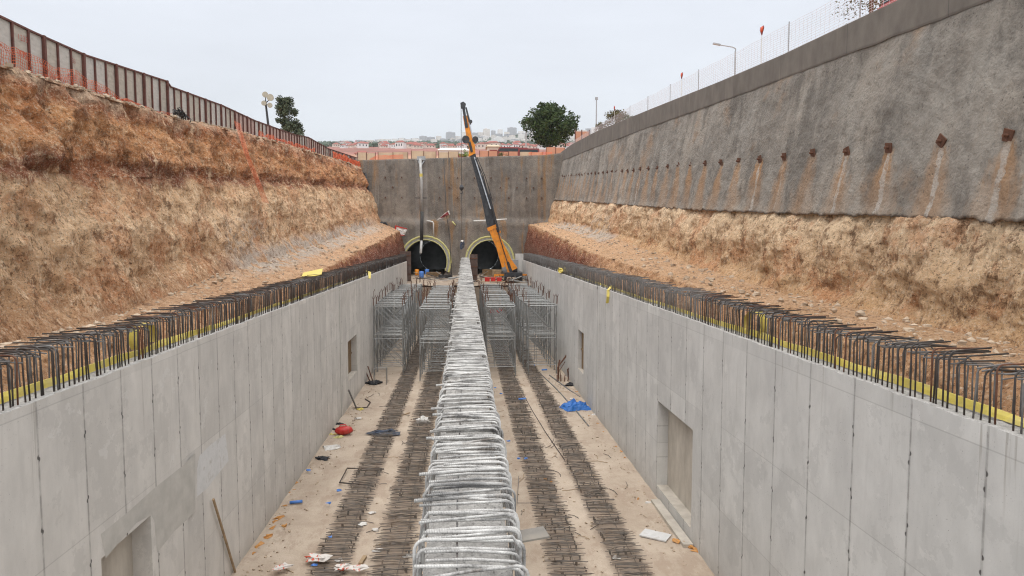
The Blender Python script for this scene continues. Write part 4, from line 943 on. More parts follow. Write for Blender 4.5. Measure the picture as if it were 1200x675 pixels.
# red car, top right
p=on(1,1046,4,38.5); car=thing('parked_car','red car barely showing over the wall at the top right corner','car',(p.x+1.3,38.5,24.05-1.25+.0)); 
def prism(pts,y0,y1): 
    n=len(pts); m=MB(); m.add([(x,y0,z) for x,z in pts]+[(x,y1,z) for x,z in pts],[tuple(range(n)),tuple(range(2*n-1,n-1,-1))]+[(i,i+n,(i+1)%n+n,(i+1)%n) for i in range(n)]); return m
car.location=(19.3,28.9,G(19.3,28.9)+.02); car.rotation_euler=(0,0,-PI/2); car.scale=(1,1,1.42)
prism([(-2.1,.3),(-2.15,.75),(-1.9,.95),(-1.0,1.05),(-.45,1.5),(1.0,1.52),(1.75,1.05),(2.1,.95),(2.15,.35)],-.85,.85).build('body',M['car'],car)
prism([(-.9,1.07),(-.42,1.44),(.9,1.46),(1.55,1.07)],-.865,.865).build('side_windows',M['glass'],car)
for x in (-1.35,1.35):
    for s in (-.8,.8): m=MB(); m.tube([(x,s-.1,.32),(x,s+.1,.32)],.32,16); m.build('wheel',M['rubber'],car)
# rusty panel screen at far right end
sc=thing('panel_screen','rusty brown panel screen at the far end of the right wall','screen',(0,0,0)); a=on(1,674,160,119); b=on(1,691,158,119); g=G(a.x,119); sc.location=(a.x,119,g)
m=MB(); m.box(0,b.x-a.x,0,.08,0,on(1,680,154,119).z-g); m.build('panel',M['hoardp'],sc)
for x in (0,(b.x-a.x)*.45,(b.x-a.x)*.97): m=MB(); m.box(x-.09,x+.09,-.1,-.004,0,on(1,674,152,119).z-g); m.build('post',M['rustframe'],sc)
# ---------------------------------------------------------------- things on the rim behind the portal wall
def hoard(px0,px1,pt,Y,mat,lab,i):
    a=on(1,px0,pt,Y); b=on(1,px1,pt,Y); g=G((a.x+b.x)/2,Y)-.3; t_=thing('hoarding',lab,'hoarding',(a.x,Y,g)); n=max(2,int((b.x-a.x)/2.4)); w=(b.x-a.x)/n
    for k in range(n): m=MB(); m.box(k*w+.02,(k+1)*w-.02,0,.06,0,a.z-g+random.uniform(-.12,.1)); m.build('panel',mat,t_)
    for k in range(n+1): m=MB(); m.box(k*w-.05,k*w+.05,-.08,-.004,0,a.z-g+.08); m.build('post',M['rustframe'],t_)
hoard(419,440,179,122,M['hoard'],'beige hoarding on the rim at the left end behind the portal wall',0)
hoard(443,478,178.5,124,M['hoard'],'beige hoarding on the rim left of the grey duct',1)
hoard(482,511,177,124,M['hoard'],'beige hoarding on the rim between duct and long white shed',2)
hoard(514,537,178,122,M['hoard'],'beige hoarding on the rim in front of the long white shed',3)
hoard(562,583,177,124,M['hoardp'],'orange brown hoarding on the rim right of the crane boom',4)
hoard(585,607,177.5,124,M['hoardp'],'orange brown hoarding below the maroon vans',5)
hoard(609,636,178,126,M['hoard'],'beige hoarding on the rim left of the round tree',6)
hoard(640,662,173,126,M['hoardp'],'orange hoarding on the rim right of the round tree trunk',7)
netting('safety_netting',[(x,117.6,G(x,118)) for x in [-16+i*.8 for i in range(8)]],.9,.1,M['net'],'orange netting on the rim above the left end of the portal wall',.02,.2)
netting('safety_netting',[(x,118.2,G(x,118)) for x in [11+i*.8 for i in range(6)]],.8,.1,M['net'],'orange netting on the rim above the right end of the portal wall',.02,.2)
def shed(px0,px1,pt,pb,Y,lab,wall,roof,dep=6):
    a=on(1,px0,pb,Y); b=on(1,px1,pt,Y); g=G(a.x,Y)-.8; t_=thing('shed',lab,'shed',(a.x,Y,g)); w=b.x-a.x; h=b.z-g
    m=MB(); m.box(0,w,0,dep,0,h*.8); m.build('wall',wall,t_)
    m=MB(); m.add([(-.3,-.3,h*.8+.004),(w+.3,-.3,h*.8+.004),(w+.3,dep+.3,h*.8+.004),(-.3,dep+.3,h*.8+.004),(w*.06,dep/2,h),(w*.94,dep/2,h)],[(0,1,5,4),(2,3,4,5),(1,2,5),(3,0,4),(0,3,2,1)]); m.build('roof',roof,t_)
    m=MB(); m.box(.5,w-.5,-.05,-.004,h*.35,h*.62); m.build('window_band',M['maroon'],t_)
shed(514,549,171.5,181,138,'long white low shed with a maroon band behind the crane',M['whitewall'],M['whitewall'])
shed(417,428,175,183,135,'small pale shed at the left rim',M['stucco'],M['rooftile'],4)
shed(571,585,168,180,160,'square beige hut right of the crane boom',M['stucco'],M['hoard'],5)
def van(px,pt,Y,lab):
    b=on(1,px,pt,Y); g=G(b.x,Y); t_=thing('parked_van',lab,'van',(b.x,Y,b.z-2.1)); t_.location.z=max(g,b.z-2.1)
    prism([(-2.4,.35),(-2.4,1.1),(-1.7,2.0),(-1.4,2.1),(2.3,2.1),(2.4,1.9),(2.4,.35)],-.9,.9).build('body',M['maroon'],t_)
    prism([(-2.1,1.2),(-1.6,1.85),(2.1,1.85),(2.1,1.2)],-.915,.915).build('windows',M['glass'],t_)
    for x in (-1.5,1.5):
        for s in (-.82,.82): m=MB(); m.tube([(x,s-.1,.35),(x,s+.1,.35)],.35,12); m.build('wheel',M['rubber'],t_)
van(595,173,142,'maroon van parked on the rim right of the beige hut'); van(605,173.5,147,'maroon van parked second from the beige hut'); van(618,174.5,144,'maroon van parked left of the round tree trunk')
# ---------------------------------------------------------------- town
rr=random.Random(3)
def house_mesh(w,d,h,rh,nm,wall,roof):
    m=MB(); m.box(-w/2,w/2,-d/2,d/2,-4,h,0); m.add([(-w/2-.5,-d/2-.5,h+.01),(w/2+.5,-d/2-.5,h+.01),(w/2+.5,d/2+.5,h+.01),(-w/2-.5,d/2+.5,h+.01),(-w*.2,0,h+rh),(w*.2,0,h+rh)],[(0,1,5,4),(2,3,4,5),(1,2,5),(3,0,4)],1)
    for x in (-w*.3,0,w*.3): m.box(x-.6,x+.6,-d/2-.08,-d/2-.01,h*.35,h*.75,2)
    return m
hp=[]
for k in range(5):
    m=house_mesh(rr.uniform(9,16),rr.uniform(8,12),rr.uniform(3.5,7),rr.uniform(2,3.4),'house',0,0)
    o=m.build('house',[M['stucco'] if k%2 else M['whitewall'],M['rooftile'],M['glass']]); hp.append(o)
def put(proto,first,x,y,rz,sc,lab,cat,grp,used):
    o=proto if first else proto.copy()
    if not first: COL.objects.link(o)
    o.location=(x,y,G(x,y)); o.rotation_euler=(0,0,rz); o.scale=(sc,)*3; o['label']=lab; o['category']=cat; o['group']=grp; return o
cnt=0
for i in range(190):
    px=rr.uniform(398,705); a=(px-545)/800; y=620+1150*rr.random() if i<190 else rr.uniform(1850,2900); x=a*y
    far=i>=190; k=i%5
    put(hp[k],i<5,x,y,rr.uniform(-.5,.5),rr.uniform(.55,.95) if not far else rr.uniform(.9,1.6),'red roofed house in the low town behind the portal wall' if not far else 'small pale house on the far green hillside','house','red roofed houses beyond the rim' if not far else 'houses on the far hillside',0)
HILL=1
# skyline blocks: pixel position, half width px, top px
blk=[(405,3,168),(411,3,168.5),(423,4,165),(434,4,164.5),(444,4,164),(455,3.4,163.5),(463,3.5,163),(471,3.8,162.5),(478,3.5,164),(485.5,3.6,162.5),(496,4,160),(505,4,161),(514,3,160),(528,5,155.5),(536,3.5,160),(546,4,155),(556,4,156),(563,3.5,155.5),(570,3.4,151.5),(578,2.6,153.5),(586,2.6,152),(594,3,155),(600,5,150),(611,3.5,154),(622,3,157),(668,3,158),(676,4,155),(684,3,156),(690,4,151),(697,4,149.5),(705,4,150)]
bp=[]
for k,(w,d,h) in enumerate(((32,26,46),(42,26,40),(26,24,48))):
    m=MB(); m.box(-w/2,w/2,-d/2,d/2,-8,h); m.box(-w*.25,w*.1,-d*.2,d*.2,h-.5,h+4); o=m.build('apartment_block',M['facade'] if k!=1 else M['facade2']); bp.append((o,w,h))
for i,(px,hw,pt) in enumerate(blk):
    Y=3080+rr.uniform(-60,40); p=on(1,px,pt,Y); k=i%3 if i not in (7,9,10,11) else 1; o,w,h=bp[k]; g=G(p.x,Y)
    ob=o if i<3 else o.copy()
    if i>=3: COL.objects.link(ob)
    ob.location=(p.x,Y,g); ob.scale=(hw*2/800*Y/w,1,max(.3,(p.z-g)/h)); ob.rotation_euler=(0,0,rr.uniform(-.2,.2)); ob['category']='apartment block'; ob['group']='apartment blocks on the skyline'
    ob['label']='%s apartment block on the skyline, number %d from the left'%('grey' if k==1 else 'pale tall',i+1) 
for i in range(150):
    px=rr.gauss(600,60) if i<100 else rr.uniform(400,700); a=(px-545)/800; y=rr.uniform(1900,3000); x=a*y
    if not 398<px<708: continue
    o,w,h=bp[rr.choice((0,2,2,1))]; ob=o.copy(); COL.objects.link(ob); ob.location=(x,y,G(x,y)-1); k_=rr.uniform(.45,.9); ob.scale=(k_,k_*.8,rr.uniform(.18,.42)); ob.rotation_euler=(0,0,rr.uniform(-.6,.6))
    ob['label']='small pale block of flats on the slope below the skyline'; ob['category']='apartment block'; ob['group']='pale blocks on the hillside'
p=on(1,417,164,1500); g=G(p.x,1500); mi_=thing('minaret','slim pale minaret with a dark pointed top left of the skyline blocks','minaret',(p.x,1500,g)); hh=p.z-g
m=MB(); m.tube([(0,0,-5),(0,0,hh*.72)],2.2,10); m.build('shaft',M['whitewall'],mi_); m=MB(); m.tube([(0,0,hh*.72),(0,0,hh)],[2.8,.05],10); m.build('spire',M['maroon'],mi_)
m=MB()
for i in range(3600):
    px=rr.uniform(370,730); y=rr.uniform(1800,2850) if i>500 else rr.uniform(850,1800); x=(px-545)/800*y; r=rr.uniform(3,6.5) if i>500 else rr.uniform(2,4.5); m.blob((x,y,G(x,y)+r*.5),r,i,(1.2,1.2,.9),0,.5,5)
o=m.build('hillside_trees',M['leaffar']); o['kind']='stuff'; o['label']='mass of trees covering the far hillside'; o['category']='trees'
# ---------------------------------------------------------------- crane
CY=96.0; C0=on(1,601,332,CY); C0.z=5.95
cr=thing('crane','orange and black telescopic boom crane standing before the right tunnel','crane',C0)
q=lambda px,py,Y=CY: on(1,px,py,Y)-C0
def beam(a,b,w1,w2,d1,d2,mat,name,parent=cr,lab=None):
    a,b=Vector(a),Vector(b); ax=(b-a).normalized(); sx=Vector((0,1,0)).cross(ax).normalized(); sy=ax.cross(sx)
    m=MB(); V=[]
    for p,w,d in ((a,w1,d1),(b,w2,d2)):
        for i,j in ((-1,-1),(1,-1),(1,1),(-1,1)): V.append(p+sx*w/2*i+sy*d/2*j)
    m.add(V,[(0,1,2,3),(7,6,5,4),(0,4,5,1),(1,5,6,2),(2,6,7,3),(3,7,4,0)]); o=m.build(name,mat,parent)
    if lab: o['label']=lab
    return o
m=MB(); m.box(-1.25,1.25,-1.5,7,.75,1.35); m.box(-1.0,1.0,-1.6,-1.5,.8,1.2); m.build('chassis',M['black'],cr)
m=MB(); m.box(-1.2,1.2,5.2,7.2,1.355,2.9); m.box(-1.1,1.1,7.2,7.23,1.9,2.7); m.build('cab',M['lampgrey'],cr)
for y in (-.6,.9,5.9):
    for s in (-1.1,1.1): m=MB(); m.tube([(s-.18,y,.52),(s+.18,y,.52)],.52,18); w_=m.build('wheel',M['rubber'],cr); m=MB(); m.tube([(s-.2,y,.52),(s+.2,y,.52)],.24,12); m.build('rim',M['chrome'],w_)
for s in (-1,1):
    m=MB(); m.box(*sorted((s*1.25,s*2.6)),.4,.7,.8,1.05); m.box(*sorted((s*2.45,s*2.65)),.45,.65,.02,.8); m.box(*sorted((s*2.25,s*2.85)),.25,.85,0,.06); m.build('outrigger',M['orange'],cr)
m=MB(); m.tube([(0,.5,1.35),(0,.5,1.9)],.7,20); m.build('turntable',M['black'],cr)
kn=q(592,309); 
m=MB(); a=q(601,331)
beam((-.05,0,1.6),q(594,304),1.5,1.0,1.0,.8,M['orange'],'lower_column')
beam(q(601,325,CY-.62),q(595,307,CY-.52),.5,.35,.12,.12,M['black'],'column_hose')
e=beam(q(594,306),q(576,266),1.25,1.05,.9,.8,M['orange'],'main_boom')
m=MB(); v=q(576.5,267); m.rbox(v,(1.35,1.0,.5),Matrix.Rotation(R(22),3,'Y').inverted()); m.build('boom_collar',M['orange'],cr)
m=MB(); v=q(582,272); m.box(v.x,v.x+.55,v.y-.3,v.y+.3,v.z-.15,v.z+.2); m.build('boom_lug',M['orange'],cr)
beam(q(577,270),q(569,233),1.22,1.12,.74,.7,M['black'],'telescope_section')
beam(q(569.5,236),q(561.5,207),1.02,.95,.62,.6,M['black'],'telescope_section')
beam(q(562,210),q(553.5,180),.85,.78,.52,.5,M['black'],'telescope_section')
beam(q(584,272,CY-.3),q(572.5,228,CY-.3),.38,.34,.4,.4,M['black'],'extension_cylinder')
beam(q(575,245,CY-.75),q(556,184,CY-.55),.16,.16,.1,.1,M['chrome'],'hose_rail')
beam(q(579,262,CY-.1),q(571,231,CY-.1),.22,.22,.3,.3,M['chrome'],'cylinder_rod')
m=MB(); m.tube([q(557,186,CY-.6),q(566,205,CY-.7),q(573,232,CY-.8),q(586,280,CY-.7),q(596,312,CY-.6)],.07,6); m.tube([q(559,184,CY-.5),q(569,208,CY-.6),q(577,235,CY-.6)],.06,6); m.build('hydraulic_hose',M['pvc'],cr)
# luffing ram beside main boom
beam(q(590,313,CY-.2),q(583,288,CY-.2),.45,.45,.4,.4,M['orange'],'lift_cylinder'); beam(q(583.5,290,CY-.2),q(579,276,CY-.2),.22,.22,.22,.22,M['chrome'],'lift_rod')
# knuckle head
m=MB(); a=q(553,181); 
V=[q(549,184),q(557,180),q(556.5,170),q(552,163),q(547.5,165),q(550,175)]
m.add([v+Vector((0,-.4,0)) for v in V]+[v+Vector((0,.4,0)) for v in V],[(0,1,2,3,4,5),(11,10,9,8,7,6)]+[(i,i+6,(i+1)%6+6,(i+1)%6) for i in range(6)]); m.build('knuckle_head',M['orange'],cr)
for px,py,r in ((545.8,163.5,.52),(557,163.5,.42)):
    v=q(px,py,CY-.3); m=MB(); m.tube([v+Vector((0,-.25,0)),v+Vector((0,.25,0))],r,18); o=m.build('winch_drum',M['black'],cr); m=MB(); m.tube([v+Vector((0,-.3,0)),v+Vector((0,.3,0))],r*.22,12); m.build('drum_hub',M['rust'],o)
beam(q(553,178,CY-.45),q(550,166,CY-.45),.35,.35,.1,.1,M['black'],'head_plate')
beam(q(551.5,168),q(545,136),.85,.6,.5,.4,M['orange'],'fly_jib')
beam(q(547,150),q(543,126),.42,.34,.56,.5,M['black'],'jib_extension'); beam(q(554.5,163,CY-.2),q(549.5,143,CY-.2),.16,.16,.16,.16,M['chrome'],'jib_rod'); beam(q(551,146,CY-.1),q(546,126,CY-.1),.28,.22,.3,.3,M['black'],'jib_cylinder')
v=q(551.5,142.5,CY-.3); m=MB(); m.tube([v+Vector((0,-.2,0)),v+Vector((0,.2,0))],.24,12); m.build('pivot',M['black'],cr)
V=[q(540,127),q(545,127),q(546,122),q(543,119.5),q(539.5,121)]; m=MB()
m.add([v+Vector((0,-.3,0)) for v in V]+[v+Vector((0,.3,0)) for v in V],[(0,1,2,3,4),(9,8,7,6,5)]+[(i,i+5,(i+1)%5+5,(i+1)%5) for i in range(5)]); m.build('jib_tip',M['black'],cr)
m=MB(); m.tube([q(540.3,123),q(540.8,217)],.035,5); m.build('hoist_rope',M['pvc'],cr)
m=MB(); a=q(540.9,221); m.tube([a+Vector((0,0,.55)),a+Vector((0,0,.2)),a,a-Vector((0,0,.3))],[.12,.3,.3,.1],8)
m.tube([a+Vector((.0,0,-.3)),a+Vector((.16,0,-.5)),a+Vector((.05,0,-.75)),a+Vector((-.15,0,-.62))],.06,6); m.build('hook_block',M['black'],cr)
load=on(1,541.3,289,CY); lo=thing('hoisted_bundle','small dark bundle hanging on the crane line at the end of the middle wall','load',load)
m=MB(); m.tube([q(541,225)+C0-load,(0,0,.7)],.03,5); m.build('sling',M['pvc'],lo)
m=MB(); m.blob((0,0,.2),.42,3,(.7,.6,1.2),0,.4,9); m.build('bundle',M['darkcloth'],lo); m=MB(); m.blob((.05,-.1,.75),.2,5,(1,1,.8),0,.3,8); m.build('white_cover',M['whitebit'],lo)
# second sagging rope from knuckle to base as in the photograph
pipe('guide_rope',[on(1,555,198,CY+1),on(1,563,222,CY+2),on(1,571,258,CY+3),on(1,576,283,CY+4)],.03,M['pvc'],'thin slack rope hanging left of the crane boom','rope')
# ---------------------------------------------------------------- platform clutter
def crate(px,py,w,h,d,mat,lab,cat='crate',nm='crate',Y=None):
    p=fl(px,py,6.0) if Y is None else on(1,px,py,Y); t_=thing(nm,lab,cat,(p.x,min(p.y,112),6.0),R(random.uniform(-20,20)))
    for k in range(4): m=MB(); m.box(-w/2,w/2,-d/2,d/2,h*k/4+.01,h*(k+1)/4-.02); m.build('board',mat,t_)
    for s in (-1,1): m=MB(); m.box(s*w*.4-.05,s*w*.4+.05,-d/2-.04,-d/2-.004,0,h); m.build('batten',mat,t_)
crate(574,323,2.2,1.0,1.2,M['brownwood'],'brown timber stack before the right tunnel mouth','timber')
crate(583,325,1.6,1.2,1.0,M['wood'],'pale timber crate left of the crane base')
crate(508,324,2.2,.7,1.2,M['brownwood'],'low brown timber stack before the left tunnel mouth','timber')
crate(522,326,2.0,.5,1.0,M['pvc'],'black flat pallet load between the tunnels','pallet')
for px,py,mt,lab in ((489,322,'orange','orange plastic drum beside the left shutter'),(494,325,'bluebit','blue plastic drum right of the orange drum'),(507,316,'bluebit','blue plastic drum inside the left tunnel mouth'),(606,323,'orange','orange plastic drum right of the crane base')):
    p=fl(px,py,6); m=MB(); m.tube([(0,0,0),(0,0,.3),(0,0,.6),(0,0,.95),(0,0,1.0)],[.34,.36,.35,.36,.3],14); o=m.build('plastic_drum',M[mt],smooth=True); o.location=(p.x,min(p.y,114),5.95); o['label']=lab; o['category']='drum'
for i in range(34):
    x=random.uniform(-7.5,8); y=random.uniform(91.5,108); L=random.uniform(1.2,4); a=random.uniform(0,PI); z=6.0+random.random()*.3
    m=MB(); m.tube([(-L/2*math.cos(a),-L/2*math.sin(a),0),(L/2*math.cos(a),L/2*math.sin(a),random.uniform(0,.8))],random.choice((.03,.05,.08)),5); o=m.build('loose_prop',random.choice((M['galv'],M['rust'],M['wood'],M['pvc']))); o.location=(x,y,z); o['label']='loose steel prop or timber lying on the platform before the tunnels'; o['category']='prop'; o['group']='loose props on the platform'
# red formwork beams on scaffold heads, near the crane
for i,(x,y) in enumerate(((2.6,80.5),(3.3,80.7),(4.0,80.5),(3.0,76.5),(3.8,76.6))):
    z=6.95 if i<3 else 5.2; m=MB(); m.box(-.28,.28,0,.45,0,.4); m.box(-.33,.33,.02,.43,.404,.46); o=m.build('red_box',M['red']); o.location=(x,y,z if i<3 else 3.62+1.0); o['label']=('red box on the scaffold top, %s from the middle wall'%ordn[i]) if i<3 else 'red box inside the scaffold, %s from the middle wall'%ordn[i-3]; o['category']='box'
    if i>=3: o.location.z=3.6
# planks under those boxes
m=MB(); m.box(-1.4,1.4,0,.7,0,.05); o=m.build('scaffold_plank',M['wood']); o.location=(3.3,80.3,6.895); o['label']='wooden plank across the scaffold heads under the red boxes'; o['category']='plank'
# ---------------------------------------------------------------- litter on the slab
def item(name,p,mb,mat,lab,cat,rz=0,grp=None,smooth=False):
    o=mb.build(name,mat,smooth=smooth); o.location=p; o.rotation_euler=(0,0,rz); o['label']=lab; o['category']=cat
    if grp: o['group']=grp
    return o
# red jerry can
t_=thing('jerry_can','red plastic jerry can lying by the left wall','jerry can',fl(403,510,.0),R(10)); t_.location.z=.03
m=MB(); m.blob((0,0,.27),.42,1,(1.35,.75,.62),0,.05,12); m.build('body',M['red'],t_,smooth=True); m=MB(); m.tube([(-.25,0,.5),(-.2,0,.62),(.1,0,.62),(.18,0,.5)],.035,6); m.build('handle',M['red'],t_); m=MB(); m.tube([(-.5,0,.35),(-.66,0,.42)],.06,8); m.build('cap',M['blackcloth'],t_)
def rag(px,py,r,mat,lab,cat,sq=(1.3,1,.35),nm='cloth_heap',seed=1):
    m=MB(); 
    for i in range(4): m.blob((random.uniform(-.5,.5)*r,random.uniform(-.4,.4)*r,r*.15),r*random.uniform(.5,.8),seed*5+i,sq,0,.8,10)
    return item(nm,fl(px,py,.0),m,mat,lab,cat,smooth=False)
rag(394,498,.3,M['blackcloth'],'black rag touching the red jerry can','rag',seed=2); rag(450,509,.5,M['darkcloth'],'dark blue crumpled cloth on the left rebar strip','cloth',(1.6,.9,.35),seed=3)
rag(377,538,.28,M['blackcloth'],'small black rag by the left wall','rag',seed=4); rag(389,510,.2,M['yellow'],'yellow rag left of the red jerry can','rag',seed=5); rag(397,513,.22,M['ringy'],'pale yellow rag below the red jerry can','rag',seed=6)
rag(408,438,.3,M['red'],'small red rag under the left far niche','rag',seed=7); rag(413,448,.35,M['blackcloth'],'black rag below the left far niche','rag',seed=8); rag(496,495,.38,M['whitebit'],'crumpled off-white sheet beside the middle wall','sheet',(1.2,.8,.7),seed=9)
rag(423,480,.2,M['yellow'],'yellow rag at the foot of the leaning bars','rag',seed=10)
# blue tarp
m=MB(); N=22; V=[];F=[]
for i in range(N+1):
    for j in range(N+1):
        u,v=i/N-.5,j/N-.5; e=max(0,1-(abs(u)*2)**3)*max(0,1-(abs(v)*2)**3); V.append((u*2.0+.25*nz(u*3,v*3,1,3),v*1.4+.25*nz(u*3,v*3,7,3),.03+e*(.36+.6*max(0,nz(u*2.2+3,v*2.2,4,4))+.22*abs(nz(u*6,v*4,2,4)))))
for i in range(N):
    for j in range(N): a=i*(N+1)+j; F.append((a,a+N+1,a+N+2,a+1))
m.add(V,F); item('blue_tarp',fl(675,479),m,M['blue'],'crumpled blue tarpaulin at the foot of the right wall','tarpaulin',R(12),smooth=False)
# boards
m=MB(); m.box(-.55,.55,-.35,.35,.04,.09); m.box(-.5,.5,-.3,-.2,0,.04); item('concrete_board',fl(768,629),m,M['patchl'],'pale square board lying on the slab near the right wall','board',R(-35))
m=MB(); m.box(-.2,.2,-.16,.16,0,.02); o=item('steel_board',on(2,620,628,8.62),m,M['ply'],'dark grey board stuck out from the right side of the middle wall bars','board',R(8)); o.rotation_euler=(R(-4),R(-6),R(6)); 
for i,(px,py,L,rz,lab) in enumerate(((812,645,1.6,-62,'long orange brown foam strip by the right wall foot'),(802,628,.6,-50,'short orange foam scrap above the long foam strip'))):
    m=MB(); 
    for k in range(6): m.blob((-L/2+L*k/5,random.uniform(-.05,.05),.08),.14,k+i*9,(1.5,.9,.5),0,.6,7)
    item('foam_strip',fl(px,py),m,M['foam'],lab,'foam strip',R(rz))
for i,(px,py,sz) in enumerate(((345,567,.16),(338,579,.12),(334,594,.15),(327,608,.2),(322,612,.16),(319,620,.2),(314,630,.22),(302,641,.25),(297,650,.13),(334,617,.17),(345,575,.1))):
    m=MB(); m.blob((0,0,.04),sz*.6,i,(1.6,.8,.5),0,.8,7); item('foam_scrap',fl(px,py),m,M['foam'],'orange foam scrap in the litter line along the left wall foot','foam scrap',R(random.uniform(30,80)),'orange foam scraps by the left wall')
for i,(px,py,sz) in enumerate(((700,497,.12),(707,507,.12),(728,530,.12),(732,537,.13),(722,524,.1),(677,460,.2),(640,562,.15),(646,565,.1),(690,488,.1),(748,585,.1))):
    m=MB(); m.blob((0,0,.04),sz*.65,i+30,(1.5,.8,.5),0,.8,7); item('foam_scrap',fl(px,py),m,M['foam'],'orange foam scrap lying on the right half of the slab','foam scrap',R(random.uniform(30,80)),'orange foam scraps on the right half')
for i,(px,py,L,lab) in enumerate(((347,591,.55,'blue plastic tube by the left wall foot'),(612,472,.55,'light blue plastic tube on the inner right rebar strip'),(638,437,.5,'light blue plastic tube before the right scaffold'))):
    m=MB(); m.tube([(-L/2,0,.09),(L/2,0,.09)],.07,8); p=fl(px,py); p.z=.02 if i==0 else .2; item('plastic_tube',p,m,M['bluebit'],lab,'tube',R(12),smooth=True)
for i,(px,py) in enumerate(((397,579),(387,635),(386,594),(369,668),(580,457),(587,464),(608,541),(616,541),(596,520),(355,548),(362,555),(626,430))):
    m=MB(); m.blob((0,0,.03),.08,i+3,(1.4,.8,.6),0,.7,6); p=fl(px,py); p.z=.15; item('blue_scrap',p,m,M['bluebit'],'small blue plastic scrap among the slab bars','scrap',0,'blue scraps on the slab')
for i,(px,py,w) in enumerate(((388,525,.5),(436,602,.16),(426,615,.16),(440,622,.14),(442,646,.16),(697,487,.22),(420,491,.2),(478,653,.18),(398,657,.14),(760,590,.14),(722,655,.15),(789,616,.16),(670,468,.16))):
    m=MB(); m.blob((0,0,.04),w,i+11,(1.2,.8,.35),0,.5,7); item('white_scrap',fl(px,py),m,M['whitebit'],'small whitish scrap of rubbish on the slab','scrap',0,'white scraps on the slab')
for i,(px,py,rz,lab) in enumerate(((374,661,-8,'red printed white cement bag on the left rebar strip'),(402,672,5,'red printed white cement bag at the bottom edge of the view'),(330,672,30,'torn white cement bag at the bottom left of the slab'),(420,673,5,'crumpled cement bag right of the bottom edge bag'))):
    m=MB(); 
    m.blob((0,0,.10),(.3,.2,.2,.2)[i],i+2,(1.5,.8,.38),0,.45,12); p=fl(px,py); p.z=.14; item('cement_bag',p,m,M['bag'],lab,'cement bag',R(rz))
m=MB(); m.box(-.07,.07,-.3,.3,0,.1); item('wood_block',fl(425,658),m,M['wood'],'short wooden block between the two left rebar strips','wood',R(-8))
m=MB(); m.box(-.05,.05,-.55,.55,0,.05); item('wood_batten',fl(474,486),m,M['wood'],'short wooden batten between the left strips farther away','wood',R(-35))
# leaning timber
a=fl(276,672); a.z=0; b=on(0,250,585,XL+.1); m=MB(); m.tube([(0,0,0),b-a],.045,6); item('leaning_timber',a,m,M['wood'],'long thin timber leaning on the left wall','timber')
def loose(name,pts,r,mat,lab,cat,grp=None,z=.03):
    P=[fl(*p[:2]) + Vector((0,0,p[2] if len(p)>2 else z)) for p in pts]; o=P[0].copy(); m=MB(); m.tube([p-o for p in P],r,6); return item(name,o,m,mat,lab,cat,0,grp)
loose('bent_rebar',[(450,553,.15),(407,552,.15),(398,569,.15),(438,573,.15)],.035,M['rebar'],'open U shaped rebar frame lying on the left rebar strip','rebar frame')
loose('bent_rebar',[(428,468),(434,472),(430,478),(412,479)],.05,M['rebar'],'dark rebar frame on the slab by the leaning bars','rebar frame')
a=fl(418,479); m=MB(); m.tube([(0,0,0),on(0,408.5,457,XL+.25)-a],.06,6); item('leaning_bar',a,m,M['rebar_grey'],'grey bar leaning on the left wall near its far niche','bar')
for i,(u,v) in enumerate((((434,448),(428,434)),((437,447),(431,429)))):
    a=fl(*u); m=MB(); m.tube([(0,0,0),on(1,v[0],v[1],a.y+.2)-a],.05,6); item('leaning_bar',a,m,M['rust'],'%s leaning rusty bar beside the black bundle by the left wall'%('shorter','longer')[i],'bar')
rag(436,450,.5,M['blackcloth'],'black bundle at the foot of the rusty leaning bars','bundle',seed=12)
t_=thing('bar_rack','small cage of grey bars beside the left scaffold','rack',fl(446,450)); m=MB()
for x in (-.5,.5):
    for y in (-.3,.3): m.tube([(x,y,0),(x,y,1.3)],.03,5)
m.tube([(-.5,-.3,1.3),(.5,-.3,1.3),(.5,.3,1.3),(-.5,.3,1.3),(-.5,-.3,1.3)],.03,5); m.build('rack_frame',M['galv'],t_)
# rusty leaning bundle of rods, right
t_=thing('rod_stack','rusty upright steel rods leaning by the right wall beside the small opening','steel rods',fl(664,446))
for i in range(11):
    x=random.uniform(-.9,1.1); y=random.uniform(-.6,.9); m=MB(); h=random.uniform(1.2,2.6); m.tube([(x,y,0),(x+random.uniform(-.1,.1),y,h*.6),(x+random.uniform(.1,.7),y+.3,h)],random.choice((.035,.05,.07)),6); m.build('rod',M['rust'],t_)
m=MB()
for i in range(6): m.tube([(-.9+i*.3,-.6,.1),(-.7+i*.35,.9,.3)],.04,5)
m.build('base_rods',M['rust'],t_)
rag(669,452,.45,M['blackcloth'],'black heap under the rusty rods by the right wall','heap',seed=14)
loose('long_rail',[(632,437),(652,456),(672,478),(690,500)],.05,M['rebar_grey'],'long grey bar on the slab running to the blue tarpaulin','bar')
loose('long_rail',[(644,440),(668,458),(680,466)],.06,M['rebar_grey'],'shorter grey bar beside the long bar before the rods','bar')
loose('long_cable',[(603,442),(612,460),(624,482),(640,508),(662,540)],.025,M['rebar'],'thin dark cable between the two right rebar strips','cable')
loose('wire_loop',[(608,560,.1),(606,592,.1),(628,592,.1)],.015,M['rebar_grey'],'thin wire bent along the middle wall foot','wire')
